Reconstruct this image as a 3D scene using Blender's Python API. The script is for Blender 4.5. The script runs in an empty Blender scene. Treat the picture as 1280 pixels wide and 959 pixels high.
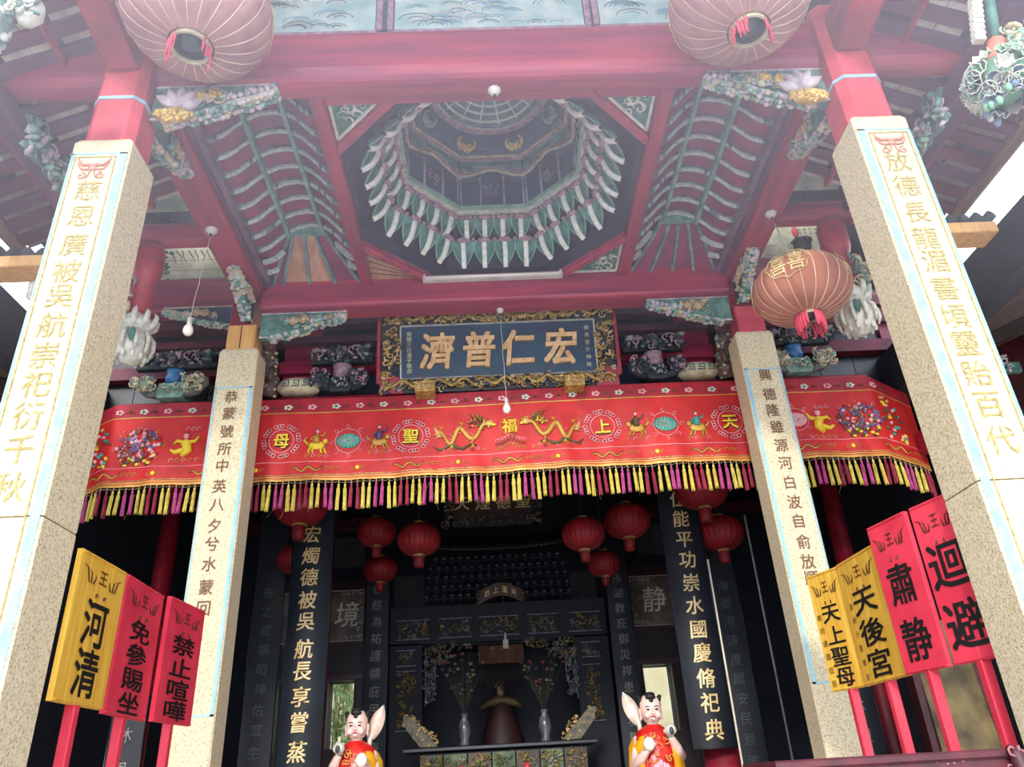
import bpy, math, random
from mathutils import Vector, Matrix
R = random.Random(7)
S = bpy.context.scene
COL = S.collection
# ------------------------------------------------------------------ camera
cam = bpy.data.cameras.new('camera'); camo = bpy.data.objects.new('camera', cam); COL.objects.link(camo)
yaw, pitch, roll = 0.0352, 0.4794, -0.0573
_f = Vector((math.sin(yaw)*math.cos(pitch), math.cos(yaw)*math.cos(pitch), math.sin(pitch)))
_r = Vector((math.cos(yaw), -math.sin(yaw), 0)); _u = _r.cross(_f)
_r2 = _r*math.cos(roll)+_u*math.sin(roll); _u2 = _u*math.cos(roll)-_r*math.sin(roll)
camo.matrix_world = Matrix(((_r2.x, _u2.x, -_f.x, -0.12), (_r2.y, _u2.y, -_f.y, 0), (_r2.z, _u2.z, -_f.z, 1.5), (0, 0, 0, 1)))
cam.sensor_width = 36; cam.lens = 958.4/1280*36; cam.clip_end = 200; cam.clip_start = .05
S.camera = camo
# ------------------------------------------------------------------ sky, sun, exposure
W = bpy.data.worlds.new('sky'); S.world = W; W.use_nodes = True
bg = W.node_tree.nodes['Background']; bg.inputs[0].default_value = (.76, .84, 1, 1); bg.inputs[1].default_value = 2.9
sl = bpy.data.lights.new('sun', 'SUN'); sl.energy = 1.9; sl.angle = math.radians(9); sl.color = (1, .94, .84)
so = bpy.data.objects.new('sun', sl); COL.objects.link(so)
so.rotation_euler = Vector((0.20, 1, -0.36)).to_track_quat('-Z', 'Y').to_euler()
S.view_settings.view_transform = 'Standard'; S.view_settings.look = 'None'
S.view_settings.gamma = 1; S.view_settings.exposure = 0.55
S.cycles.max_bounces = 7; S.cycles.diffuse_bounces = 5; S.cycles.use_denoising = True

# ------------------------------------------------------------------ helpers
def lin(h):
    h = h.lstrip('#'); c = [int(h[i:i+2], 16)/255 for i in (0, 2, 4)]
    return tuple((x/12.92 if x <= .04045 else ((x+.055)/1.055)**2.4) for x in c)+(1,)
MATS = {}
def mat(name, hexc, hex2=None, rough=.6, metal=0, scale=6, bump=.15, stretch=None, detail=4, contrast=(.35, .7), bscale=None, trans=0):
    if name in MATS: return MATS[name]
    m = bpy.data.materials.new(name); m.use_nodes = True; nt = m.node_tree; N = nt.nodes; L = nt.links
    b = N['Principled BSDF']; b.inputs['Roughness'].default_value = rough; b.inputs['Metallic'].default_value = metal
    tc = N.new('ShaderNodeTexCoord'); mp = N.new('ShaderNodeMapping'); L.new(tc.outputs['Object'], mp.inputs[0])
    if stretch: mp.inputs['Scale'].default_value = stretch
    no = N.new('ShaderNodeTexNoise'); no.inputs['Scale'].default_value = scale; no.inputs['Detail'].default_value = detail
    L.new(mp.outputs[0], no.inputs[0])
    cr = N.new('ShaderNodeValToRGB'); cr.color_ramp.elements[0].position = contrast[0]; cr.color_ramp.elements[1].position = contrast[1]
    c1 = lin(hexc); c2 = lin(hex2) if hex2 else tuple(x*.72 for x in c1[:3])+(1,)
    cr.color_ramp.elements[0].color = c2; cr.color_ramp.elements[1].color = c1
    L.new(no.outputs['Fac'], cr.inputs[0]); L.new(cr.outputs[0], b.inputs['Base Color'])
    if bump:
        bp = N.new('ShaderNodeBump'); bp.inputs['Strength'].default_value = bump; bp.inputs['Distance'].default_value = .01
        n2 = N.new('ShaderNodeTexNoise'); n2.inputs['Scale'].default_value = bscale or scale*5; n2.inputs['Detail'].default_value = 3
        L.new(mp.outputs[0], n2.inputs[0]); L.new(n2.outputs['Fac'], bp.inputs['Height']); L.new(bp.outputs[0], b.inputs['Normal'])
    if trans:
        b.inputs['Transmission Weight'].default_value = 0
        td = N.new('ShaderNodeBsdfTranslucent'); mx = N.new('ShaderNodeMixShader'); mx.inputs[0].default_value = trans
        L.new(cr.outputs[0], td.inputs[0]); L.new(b.outputs[0], mx.inputs[1]); L.new(td.outputs[0], mx.inputs[2])
        L.new(mx.outputs[0], N['Material Output'].inputs[0])
    MATS[name] = m; return m
def granite():
    m = mat('granite', '#e2d4b0', '#c6b892', rough=.75, scale=70, bump=.5, bscale=90, detail=6, contrast=(.36, .52))
    nt = m.node_tree; N = nt.nodes; L = nt.links
    cr = [n for n in N if n.type == 'VALTORGB'][0]; b = N['Principled BSDF']
    vo = N.new('ShaderNodeTexNoise'); vo.inputs['Scale'].default_value = 110; vo.inputs['Detail'].default_value = 2
    tc = [n for n in N if n.type == 'TEX_COORD'][0]; L.new(tc.outputs['Object'], vo.inputs[0])
    c2 = N.new('ShaderNodeValToRGB'); c2.color_ramp.elements[0].position = .33; c2.color_ramp.elements[1].position = .42
    c2.color_ramp.elements[0].color = (.5, .42, .33, 1); c2.color_ramp.elements[1].color = (1, 1, 1, 1)
    L.new(vo.outputs['Fac'], c2.inputs[0])
    mx = N.new('ShaderNodeMix'); mx.data_type = 'RGBA'; mx.blend_type = 'MULTIPLY'; mx.inputs[0].default_value = 1
    L.new(cr.outputs[0], mx.inputs[6]); L.new(c2.outputs[0], mx.inputs[7]); L.new(mx.outputs[2], b.inputs['Base Color'])
    return m
G = granite()
RED = mat('red_paint', '#a8263a', '#7c1a2c', rough=.45, scale=3, stretch=(1, 1, 6), bump=.1)
REDX = mat('red_paint_beam', '#b2384f', '#86284a', rough=.42, scale=2.5, stretch=(.4, 5, 5), bump=.12)
REDY = mat('red_paint_side_beam', '#a82e4c', '#80223f', rough=.42, scale=2.5, stretch=(5, .4, 5), bump=.12)
PURP = mat('hazed_purple', '#6b3a52', '#4c2b42', rough=.6, scale=4)  # muted purple with the haze veil put into the colour
BRED = mat('bright_red_paint', '#d8213a', '#b3162b', rough=.45, scale=5, bump=.05)
VRED = mat('vault_red', '#963a58', '#70294a', rough=.6, scale=5)
NAVY = mat('navy_paint', '#22344c', '#16233a', rough=.5, scale=6)
NAVY2 = mat('hazed_navy', '#3b4c66', '#2a3850', rough=.6, scale=8)  # greyed navy, haze veil mixed into the colour
DARK = mat('dark_lacquer_and_shade', '#15181f', '#0c0e14', rough=.35, scale=6, bump=.05)
DWOOD = mat('dark_old_wood', '#3a2a24', '#241a18', rough=.7, scale=6)
DRED = mat('dark_red_lacquer', '#4a1218', '#300c12', rough=.4, scale=5)
WOOD = mat('fresh_wood', '#e6b169', '#cd954e', rough=.6, scale=4, stretch=(6, 6, .6))
WOODB = mat('bare_board', '#b07a56', '#96603f', rough=.7, scale=5, stretch=(3, .5, 3))
GREEN = mat('green_paint', '#4f8474', '#2f5e57', rough=.55, scale=12)
PGREEN = mat('pale_green', '#9dbfae', '#6d9484', rough=.6, scale=14)
WHITE = mat('chalk_white', '#e4e3d6', '#b9b8aa', rough=.7, scale=18)
CREAM = mat('cream_paint', '#d8cfae', '#a99d7c', rough=.7, scale=10)
PINKG = mat('pink_grey', '#b4929b', '#8a6a78', rough=.7, scale=20)
GOLD = mat('gold_leaf', '#ecd27c', '#b8933f', rough=.45, metal=.08, scale=20)
DGOLD = mat('dull_gold', '#c9aa62', '#7c6434', rough=.45, metal=.1, scale=30)
GOLDP = mat('gold_paint', '#dcb98a', '#c0935c', rough=.5, metal=.1, scale=15)
TEAL = mat('teal_stone', '#2f6a70', '#204a55', rough=.55, scale=15)
BLUE = mat('sky_blue_paint', '#a3cfe0', '#86bdd4', rough=.6, scale=10)
BVASE = mat('blue_vase', '#3f7fae', '#2a5f8c', rough=.35, scale=10)
TILE = mat('old_tile', '#dcd6c6', '#aea896', rough=.85, scale=9)
TILEB = mat('brown_tile', '#8e7d73', '#6d5c55', rough=.85, scale=9)
BLACK = mat('black_ink', '#15120f', '#0a0908', rough=.6, bump=0)
CLOTH = mat('banner_red', '#cc221e', '#b3191b', rough=.6, scale=6, bump=.1)
CLOTHD = mat('banner_dark_red', '#b11a2c', '#8e1424', rough=.6, scale=6, bump=.1)
YEL = mat('yellow_board', '#efc350', '#d6a034', rough=.5, scale=5, stretch=(6, 6, .4), bump=.05)
TY = mat('tassel_yellow', '#dccb62', '#bfa845', rough=.8, scale=20, bump=0)
TP = mat('tassel_pink', '#bf4d86', '#9a376b', rough=.8, scale=20, bump=0)
TR = mat('tassel_red', '#a32c45', '#7e1d36', rough=.8, scale=20, bump=0)
LANT = mat('faded_lantern', '#cb9d94', '#b08080', rough=.7, scale=5, trans=.3, bump=.05)
LANTR = mat('red_lantern', '#a5161f', '#7a0d15', rough=.6, scale=5, trans=.1, bump=0)
RIBW = mat('lantern_rib', '#f0dfc8', '#d9c3a4', rough=.7, bump=0)
FRINGE = mat('pink_fringe', '#e0556a', '#c73c55', rough=.8, bump=0)
SKIN = mat('statue_skin', '#eed0c4', '#e0b8aa', rough=.35, scale=8, bump=0)
IRON = mat('iron', '#3c3f40', '#2a2c2d', rough=.5, bump=0)
WIRE = mat('white_wire', '#d8d4cc', rough=.6, bump=0)
TEXTC = mat('olive_carving', '#c2b077', '#93824a', rough=.8, scale=40)
TEXTB = mat('brown_carving', '#86604a', '#6b4a38', rough=.8, scale=30)
PINK = mat('pink_embroidery', '#f3b6b8', '#dc8a94', rough=.7, bump=0)
VIOL = mat('violet_embroidery', '#7c6590', '#524368', rough=.7, bump=0)
TEALE = mat('teal_embroidery', '#4fb0a0', '#2c8478', rough=.7, bump=0)
YELE = mat('yellow_embroidery', '#f4dc3c', '#dcb829', rough=.6, bump=0)
EGOLD = mat('gold_embroidery', '#dcae54', '#b88638', rough=.5, metal=.2, bump=0)
OLIVE = mat('olive_stone', '#6d6440', '#473f2a', rough=.8, scale=5)
GROUND = mat('pale_paving', '#d6d2d0', '#bdb8b6', rough=.85, scale=2)
SLATE = mat('slate_soffit', '#2b2e3a', '#1c1f2a', rough=.7, scale=3)
def glass(name, col, rough):
    m = mat(name, col, rough=rough, bump=0); return m
BULB = mat('bulb_glass', '#f4f1e8', '#e6e2d6', rough=.1, bump=0)
MIRR = mat('mirror_glass', '#e9e4cf', '#b9c29a', rough=.12, metal=1, scale=7, detail=8, bump=0, contrast=(.45, .55))

class MB:
    def __init__(s): s.v = []; s.f = []; s.m = []; s.s = []
    def add(s, vs, fs, m=0, sm=False):
        o = len(s.v); s.v += [tuple(p) for p in vs]; s.f += [[i+o for i in f] for f in fs]
        s.m += [m]*len(fs); s.s += [sm]*len(fs); return s
    def box(s, x0, x1, y0, y1, z0, z1, m=0):
        vs = [(x, y, z) for z in (z0, z1) for y in (y0, y1) for x in (x0, x1)]
        return s.add(vs, [(0, 2, 3, 1), (4, 5, 7, 6), (0, 1, 5, 4), (2, 6, 7, 3), (0, 4, 6, 2), (1, 3, 7, 5)], m)
    def bar(s, p0, p1, w, h, ch=.012, m=0, up=(0, 0, 1), sm=False, k=1):
        """beam from p0 to p1, width w, height h, corners cut by ch (k steps)"""
        p0 = Vector(p0); p1 = Vector(p1); d = (p1-p0).normalized(); u = Vector(up); a = d.cross(u).normalized(); u = a.cross(d).normalized()
        ch = min(ch, w*.49, h*.49); sec = []
        for sx, sy, t0 in ((1, -1, -90), (1, 1, 0), (-1, 1, 90), (-1, -1, 180)):
            for i in range(k+1):
                t = math.radians(t0+90*i/k); sec.append((sx*(w/2-ch)+ch*math.cos(t), sy*(h/2-ch)+ch*math.sin(t)))
        n = len(sec); vs = [p+a*x+u*y for p in (p0, p1) for x, y in sec]
        fs = [(i, (i+1) % n, n+(i+1) % n, n+i) for i in range(n)]+[tuple(range(n))[::-1], tuple(range(n, 2*n))]
        return s.add(vs, fs, m, sm)
    def tube(s, pts, r, n=5, m=0, sm=True, cap=True):
        pts = [Vector(p) for p in pts]; rr = r if isinstance(r, (list, tuple)) else [r]*len(pts); vs = []; prev = None
        for i, p in enumerate(pts):
            t = (pts[min(i+1, len(pts)-1)]-pts[max(i-1, 0)])
            if t.length < 1e-7: t = Vector((0, 0, 1))
            t.normalize()
            if prev is None:
                a = t.cross(Vector((0, 0, 1)));
                if a.length < .1: a = t.cross(Vector((0, 1, 0)))
            else: a = prev-t*prev.dot(t)
            a.normalize(); prev = a; b = t.cross(a)
            for j in range(n):
                q = 2*math.pi*j/n; vs.append(p+(a*math.cos(q)+b*math.sin(q))*rr[i])
        fs = [(i*n+j, i*n+(j+1) % n, (i+1)*n+(j+1) % n, (i+1)*n+j) for i in range(len(pts)-1) for j in range(n)]
        if cap: fs += [tuple(range(n))[::-1], tuple(range((len(pts)-1)*n, len(pts)*n))]
        return s.add(vs, fs, m, sm)
    def ell(s, c, r, m=0, nu=8, nv=5, rot=None, sm=True):
        if not isinstance(r, (tuple, list)): r = (r, r, r)
        vs = []; fs = []; c = Vector(c)
        def P(x, y, z):
            p = Vector((x*r[0], y*r[1], z*r[2])); return c+(rot @ p if rot else p)
        vs.append(P(0, 0, -1))
        for i in range(1, nv):
            a = -math.pi/2+math.pi*i/nv
            for j in range(nu):
                q = 2*math.pi*j/nu; vs.append(P(math.cos(a)*math.cos(q), math.cos(a)*math.sin(q), math.sin(a)))
        vs.append(P(0, 0, 1)); T = len(vs)-1
        for j in range(nu): fs.append((0, 1+(j+1) % nu, 1+j)); fs.append((T, T-nu+j, T-nu+(j+1) % nu))
        for i in range(nv-2):
            for j in range(nu): a = 1+i*nu; fs.append((a+j, a+(j+1) % nu, a+nu+(j+1) % nu, a+nu+j))
        return s.add(vs, fs, m, sm)
    def lathe(s, prof, n=16, c=(0, 0, 0), m=0, sm=True, ph=0, sq=None, close=False):
        vs = []; c = Vector(c)
        for r, z in prof:
            for j in range(n):
                q = 2*math.pi*(j+ph)/n; k = r
                vs.append(c+Vector((k*math.cos(q), k*math.sin(q), z)))
        K = len(prof)
        fs = [(i*n+j, i*n+(j+1) % n, (i+1)*n+(j+1) % n, (i+1)*n+j) for i in range(K-1) for j in range(n)]
        if close: fs += [tuple(range(n))[::-1], tuple(range((K-1)*n, K*n))]
        return s.add(vs, fs, m, sm)
    def grid(s, fn, nu, nv, m=0, sm=True):
        vs = [fn(i/nu, j/nv) for j in range(nv+1) for i in range(nu+1)]
        fs = [(j*(nu+1)+i, j*(nu+1)+i+1, (j+1)*(nu+1)+i+1, (j+1)*(nu+1)+i) for j in range(nv) for i in range(nu)]
        return s.add(vs, fs, m, sm)
    def prism(s, poly, fn, t, m=0):
        """poly 2D list, fn(u,v,h)->3D, thickness t"""
        n = len(poly); vs = [fn(u, v, 0) for u, v in poly]+[fn(u, v, t) for u, v in poly]
        fs = [tuple(range(n)), tuple(range(n, 2*n))[::-1]]+[(i, i+n, (i+1) % n+n, (i+1) % n) for i in range(n)]
        return s.add(vs, fs, m)
    def build(s, name, mats, parent=None, label=None, cat=None, group=None, kind=None):
        me = bpy.data.meshes.new(name); me.from_pydata([tuple(v) for v in s.v], [], s.f)
        if not isinstance(mats, (list, tuple)): mats = [mats]
        for q in mats: me.materials.append(q)
        me.polygons.foreach_set('material_index', [min(x, len(mats)-1) for x in s.m]); me.polygons.foreach_set('use_smooth', s.s); me.update()
        return link(name, me, parent, label, cat, group, kind)
def link(name, me, parent=None, label=None, cat=None, group=None, kind=None):
    o = bpy.data.objects.new(name, me); COL.objects.link(o)
    if parent:
        o.parent = parent
        if not parent.parent: o.matrix_parent_inverse = parent.matrix_basis.inverted()
    tagp(o, label, cat, group, kind); return o
def tagp(o, label=None, cat=None, group=None, kind=None):
    if label: o['label'] = label
    if cat: o['category'] = cat
    if group: o['group'] = group
    if kind: o['kind'] = kind
def thing(name, label=None, cat=None, group=None, loc=(0, 0, 0), kind=None):
    o = bpy.data.objects.new(name, None); o.location = loc; o.empty_display_size = .1; COL.objects.link(o); tagp(o, label, cat, group, kind); return o
def copy_tree(o, parent=None, mirror=False):
    c = o.copy(); COL.objects.link(c); c.parent = parent
    for ch in list(o.children):
        copy_tree(ch, c)
    return c
# text ------------------------------------------------------------
GL = {}
def glyph(ch, bold=.0):
    k = (ch, bold)
    if k in GL: return GL[k]
    c = bpy.data.curves.new('t', 'FONT'); c.body = ch; c.size = 1; c.resolution_u = 2; c.offset = bold; c.align_x = 'CENTER'
    o = bpy.data.objects.new('t', c); COL.objects.link(o)
    dg = bpy.context.evaluated_depsgraph_get(); me = bpy.data.meshes.new_from_object(o.evaluated_get(dg))
    vs = [tuple(v.co) for v in me.vertices]; fs = [list(p.vertices) for p in me.polygons]
    bpy.data.objects.remove(o); bpy.data.curves.remove(c); bpy.data.meshes.remove(me)
    if vs:
        x0 = min(v[0] for v in vs); x1 = max(v[0] for v in vs); y0 = min(v[1] for v in vs); y1 = max(v[1] for v in vs)
        vs = [(v[0]-(x0+x1)/2, v[1]-(y0+y1)/2) for v in vs]
    GL[k] = (vs, fs); return GL[k]
def write(mb, ch, fn, su, sv=None, bold=.0, m=0, h=.004, u0=0, v0=0, shear=0, th=0):
    """glyph ch centred at (u0,v0) on surface fn(u,v,h)"""
    sv = sv or su
    if bold > .005:                 # thicken the strokes by overlaying shifted copies
        for i, (a, b) in enumerate(((1, 1), (-1, 1), (1, -1), (-1, -1), (0, 0))):
            write(mb, ch, fn, su, sv, 0, m, h+.0002*i, u0+a*bold*su, v0+b*bold*sv, shear, th)
        return
    vs, fs = glyph(ch, 0); n = len(vs)
    top = [fn(u0+x*su+y*shear*su, v0+y*sv, h) for x, y in vs]
    if th:
        bot = [fn(u0+x*su+y*shear*su, v0+y*sv, h-th) for x, y in vs]
        ed = {}
        for f in fs:
            for i in range(len(f)):
                a, b = f[i], f[(i+1) % len(f)]; ed[(a, b)] = ed.get((a, b), 0)+1
        side = [(b, a, a+n, b+n) for (a, b) in ed if (b, a) not in ed]
        mb.add(top+bot, fs+side, m)
    else: mb.add(top, fs, m)
def scroll(mb, fn, u, v, r, w, turns=1.2, a0=0, sg=1, m=0, h=.006, n=10, side=4, tail=0):
    pts = []
    for i in range(n+1):
        t = i/n; rr = r*(1-.8*t); a = a0+sg*2*math.pi*turns*t
        pts.append(fn(u+rr*math.cos(a), v+rr*math.sin(a), h))
    mb.tube(pts, [w*(1-.4*i/n) for i in range(n+1)], side, m)
def carve(mb, fn, u0, u1, v0, v1, n, size, mats, seed=0, depth=.02, inside=None, blobs=.5):
    q = random.Random(seed)
    for _ in range(n):
        u = q.uniform(u0, u1); v = q.uniform(v0, v1)
        if inside and not inside(u, v): continue
        m = q.choice(mats); s = size*q.uniform(.6, 1.3)
        if q.random() < blobs:
            c = fn(u, v, depth*q.uniform(.3, 1))
            rot = Matrix.Rotation(q.uniform(0, 6.3), 3, 'X') @ Matrix.Rotation(q.uniform(0, 6.3), 3, 'Y')
            mb.ell(c, (s*.9, s*.5, s*.35), m, 6, 4, rot)
        else: scroll(mb, fn, u, v, s, s*.22, q.uniform(.5, 1.3), q.uniform(0, 6.3), q.choice((-1, 1)), m, depth*q.uniform(.4, 1), 7, 4)
XZ = lambda y, s=-1: (lambda u, v, h: Vector((u, y+s*h, v)))      # plane facing -Y
YZ = lambda x, s=1: (lambda u, v, h: Vector((x+s*h, u, v)))       # plane facing +X (s=1)

# ================================================================== SETTING
def slab(name, b, m, kind='structure', parent=None):
    return MB().box(*b).build(name, m, parent, kind=kind if not parent else None)
slab('floor', (-12, 12, -24, 17, -.2, 0), GROUND)
WIN = [(-3.56, -3.20), (-2.78, -2.38), (2.12, 2.57)]; WZ0, WZ1 = 2.08, 3.03
def holed(m, x0, x1, y0, y1, z0, z1):
    m.box(x0, x1, y0, y1, z0, WZ0).box(x0, x1, y0, y1, WZ1, z1); xs = [x0]
    for a, b in WIN:
        if a > x0 and b < x1: xs += [a, b]
    xs.append(x1)
    for i in range(0, len(xs), 2): m.box(xs[i], xs[i+1], y0, y1, WZ0, WZ1)
    return m
holed(MB(), -4.6, 4.6, 12.8, 13.1, 0, 8.6).build('wall_back', mat('hall_wall', '#121a2a', '#0b111d', rough=.8), kind='structure')
slab('wall_garden', (-12, 12, 16.6, 16.8, 0, 4.5), mat('cream_wall', '#f2e7bd', '#e2d09a', rough=.9, scale=2))
slab('wall_left', (-4.75, -4.6, 6.95, 13.1, 0, 8.6), MATS['hall_wall'])
slab('wall_right', (4.6, 4.75, 6.95, 13.1, 0, 8.6), MATS['hall_wall'])
slab('ceiling', (-4.75, 4.75, 6.95, 13.1, 8.6, 8.8), DWOOD)
slab('ceiling_front', (-3.9, 3.9, 2.7, 6.95, 8.6, 8.8), DWOOD)
slab('wall_shade_left', (-4.12, -4.0, 3.9, 7.2, 6.05, 8.6), DWOOD)  # unseen side walls added to block sky light from the upper bays
slab('wall_shade_right', (4.0, 4.12, 3.9, 7.2, 6.05, 8.6), DWOOD)
# upper wall above the banner beam: navy and maroon panelling, side bays coloured darker for shade
wf = thing('wall_front', kind='structure')
for i in range(24):
    x = -4.6+i*9.2/24; MB().box(x+.004, x+9.2/24-.004, 7.22, 7.3, 5.0, 8.6).build('panel_board', NAVY if 5 < i < 18 else DARK, wf)
for x0, x1 in ((-2.28, -1.9), (1.95, 2.3), (-.12, .12), (-4.6, -4.2), (4.2, 4.6)):
    MB().box(x0, x1, 7.17, 7.23, 5.0, 6.2).build('upright_board', REDY, wf)
for z0, z1 in ((5.42, 5.56), (5.78, 5.86), (6.0, 6.12)):
    MB().box(-2.3, 2.3, 7.1, 7.23, z0, z1).build('cross_board', REDX if z0 < 5.7 else PURP, wf)
    for sx in (-1, 1): MB().box(min(sx*2.3, sx*4.6), max(sx*2.3, sx*4.6), 7.1, 7.23, z0, z1).build('cross_board', mat('shaded_bay_red', '#6d1a30', '#511226'), wf)
for x in (-3.3, 3.3):                                          # thin carved strips in the side bays
    m = MB(); carve(m, XZ(7.1), x-.55, x+.55, 5.66, 5.74, 40, .035, [0, 1], 3, .02); m.build('carved_strip', [TEAL, PINKG], wf)
# ---------------------------------------------------------------- front pillars and inner pillars
def pillar(name_lab, x0, y0, d, ztop, joint, chars, zs, side, csize, cmat, seal=False):
    s = side; w = .365; x1 = x0-w if s < 0 else x0+w
    a, b = min(x0, x1), max(x0, x1)
    t = thing('stone_pillar', name_lab, 'pillar', 'granite pillars of the porch', ((a+b)/2, y0+d/2, 0))
    def block(z0, z1, top):
        m = MB(); yc = y0+d/2; xc = (a+b)/2; W2, D2, ch = (b-a)/2, d/2, .012
        P = [(-W2+ch, -D2), (W2-ch, -D2), (W2, -D2+ch), (W2, D2-ch), (W2-ch, D2), (-W2+ch, D2), (-W2, D2-ch), (-W2, -D2+ch)]
        lv = [(z0, .985), (z0+.01, 1), (z1-(.035 if top else .01), 1), (z1, .9 if top else .985)]
        vs = [(xc+x*k, yc+y*k, z) for z, k in lv for x, y in P]; n = 8
        fs = [(i*n+j, i*n+(j+1) % n, (i+1)*n+(j+1) % n, (i+1)*n+j) for i in range(3) for j in range(n)]+[tuple(range(8))[::-1], tuple(range(24, 32))]
        m.add(vs, fs); m.build('stone_block', G, t)
    if joint: block(.0, joint-.004, False); block(joint+.004, ztop, True)
    else: block(0, ztop, True)
    f = XZ(y0-.001)
    m = MB(); zb = 1.0 if joint else 2.06; zt = ztop-.13 if joint else ztop-.42; bw = .046 if joint else .028
    xin = x0-.012 if s < 0 else x0+.012; xo = (x1+.012) if s < 0 else (x1-.012)
    for xa, xb in ((xin, xin-(bw if s < 0 else -bw)), (xo, xo+(.012 if s < 0 else -.012))):
        m.box(min(xa, xb), max(xa, xb), y0-.004, y0+.001, zb, zt)
    m.box(a+.012, b-.012, y0-.004, y0+.001, zt-.012, zt); m.box(a+.012, b-.012, y0-.004, y0+.001, zb, zb+.014)
    m.build('blue_border', BLUE, t, 'sky blue painted border line')
    if joint:
        m = MB(); xl, xr = a+.035, b-.075
        if s > 0: xl, xr = a+.075, b-.035
        for xa, xb, za, zb2 in ((xl, xl+.007, 1.1, zt-.03), (xr-.007, xr, 1.1, zt-.03), (xl, xr, zt-.037, zt-.03)): m.box(xa, xb, y0-.005, y0, za, zb2)
        m.build('inner_line', TEXTC, t)
        bt = MB(); cx = (xl+xr)/2; cz = zt-.13                   # bat emblem
        for k in (-1, 1):
            bt.tube([f(cx+k*u, cz+v, .004) for u, v in ((0, .02), (.03, .035), (.06, .03), (.085, .055), (.1, .085))], [.012, .014, .012, .008, .003], 4)
            bt.tube([f(cx+k*u, cz+v, .004) for u, v in ((.012, 0), (.04, -.005), (.07, .0), (.1, .05))], [.01, .01, .008, .003], 4)
            scroll(bt, f, cx+k*.06, cz-.055, .03, .006, 1.2, 1.5, k, 0, .004, 9)
            bt.tube([f(cx+k*u, cz+v, .004) for u, v in ((.01, -.01), (.02, -.05), (.035, -.075))], .005, 4)
        bt.ell(f(cx, cz+.015, .004), (.02, .008, .028)); bt.build('bat_carving', mat('faded_pink_carving', '#d99a86', '#c98472', bump=0), t, 'faded pink carved bat')
    cx = (a+b)/2+(-.012 if s < 0 else .012)
    for ch, z in zip(chars, zs):
        m = MB(); write(m, ch, f, csize, csize*1.05, 0 if not seal else .010, 0, .004, cx, z); m.build('carved_character', cmat, t)
    return t
ZF = [4.81, 4.61, 4.40, 4.21, 4.04, 3.85, 3.66, 3.485, 3.30, 3.11, 2.91]
pillar('left front granite pillar with gold couplet 慈恩廣被吳航', -2.295, 3.6, .34, 5.24, 2.76, '慈恩廣被吳航崇祀衍千秋', ZF, -1, .165, TEXTC)
pillar('right front granite pillar with gold couplet ending 百代', 2.305, 3.6, .34, 5.24, 2.72, '放德長龍湄書頃靈貽百代', [z+.02 for z in ZF], 1, .165, TEXTC)
pillar('left inner granite pillar with brown seal characters, yellow wood block on top', -2.29, 6.34, .28, 5.30, None, '恭蒙號所中英八夕兮水蒙回', [4.78, 4.61, 4.43, 4.26, 4.10, 3.91, 3.74, 3.555, 3.40, 3.23, 3.04, 2.87], -1, .125, TEXTB, True)
pillar('right inner granite pillar with brown seal characters, red block on top', 2.29, 6.34, .28, 5.27, None, '興德隆雖源河白波自俞放順', [4.775, 4.575, 4.41, 4.24, 4.06, 3.89, 3.71, 3.53, 3.36, 3.18, 3.01, 2.87], 1, .125, TEXTB, True)
# painted timber tops standing on the stone
for s, l in ((-1, 'left'), (1, 'right')):
    t = thing('timber_post', 'red painted timber post on the %s front stone pillar, ringed by a blue band' % l, 'post', 'timber posts over the front pillars', (s*2.48, 3.77, 5.24))
    MB().bar((s*2.475, 3.765, 5.235), (s*2.475, 3.765, 6.35), .32, .3, .05, up=(0, 1, 0)).build('shaft', mat('sunlit_red', '#cf4c5a', '#b23b4b', rough=.5, scale=6), t)  # paler red with sun and haze put into the paint colour
    m = MB(); m.bar((s*2.475, 3.765, 5.60), (s*2.475, 3.765, 5.625), .332, .312, .055, up=(0, 1, 0)); m.build('wire_band', BLUE, t, 'pale blue band')
t = thing('timber_post', 'yellow new-wood block and bare brown post on the left inner stone pillar', 'post', None, (-2.48, 6.48, 5.3))
MB().bar((-2.475, 6.47, 5.295), (-2.475, 6.47, 5.56), .27, .24, .01, up=(0, 1, 0)).build('new_wood_block', WOOD, t)
MB().box(-2.479, -2.471, 6.345, 6.36, 5.3, 5.55).build('crack', DWOOD, t)
MB().bar((-2.35, 6.5, 5.56), (-2.35, 6.5, 6.45), .14, .2, .01, up=(0, 1, 0)).build('bare_post', mat('weathered_wood', '#9a6d4c', '#7d5438', scale=5, stretch=(6, 6, .6)), t)
MB().bar((-2.52, 6.5, 5.56), (-2.52, 6.5, 6.3), .2, .2, .01, up=(0, 1, 0)).build('red_post', RED, t)
t = thing('timber_post', 'red painted block on the right inner stone pillar', 'post', None, (2.48, 6.48, 5.27))
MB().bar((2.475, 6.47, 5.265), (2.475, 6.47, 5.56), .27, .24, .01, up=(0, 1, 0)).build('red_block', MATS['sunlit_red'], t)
MB().bar((2.44, 6.5, 5.56), (2.44, 6.5, 6.4), .3, .24, .03, up=(0, 1, 0)).build('shaft', RED, t)
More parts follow.
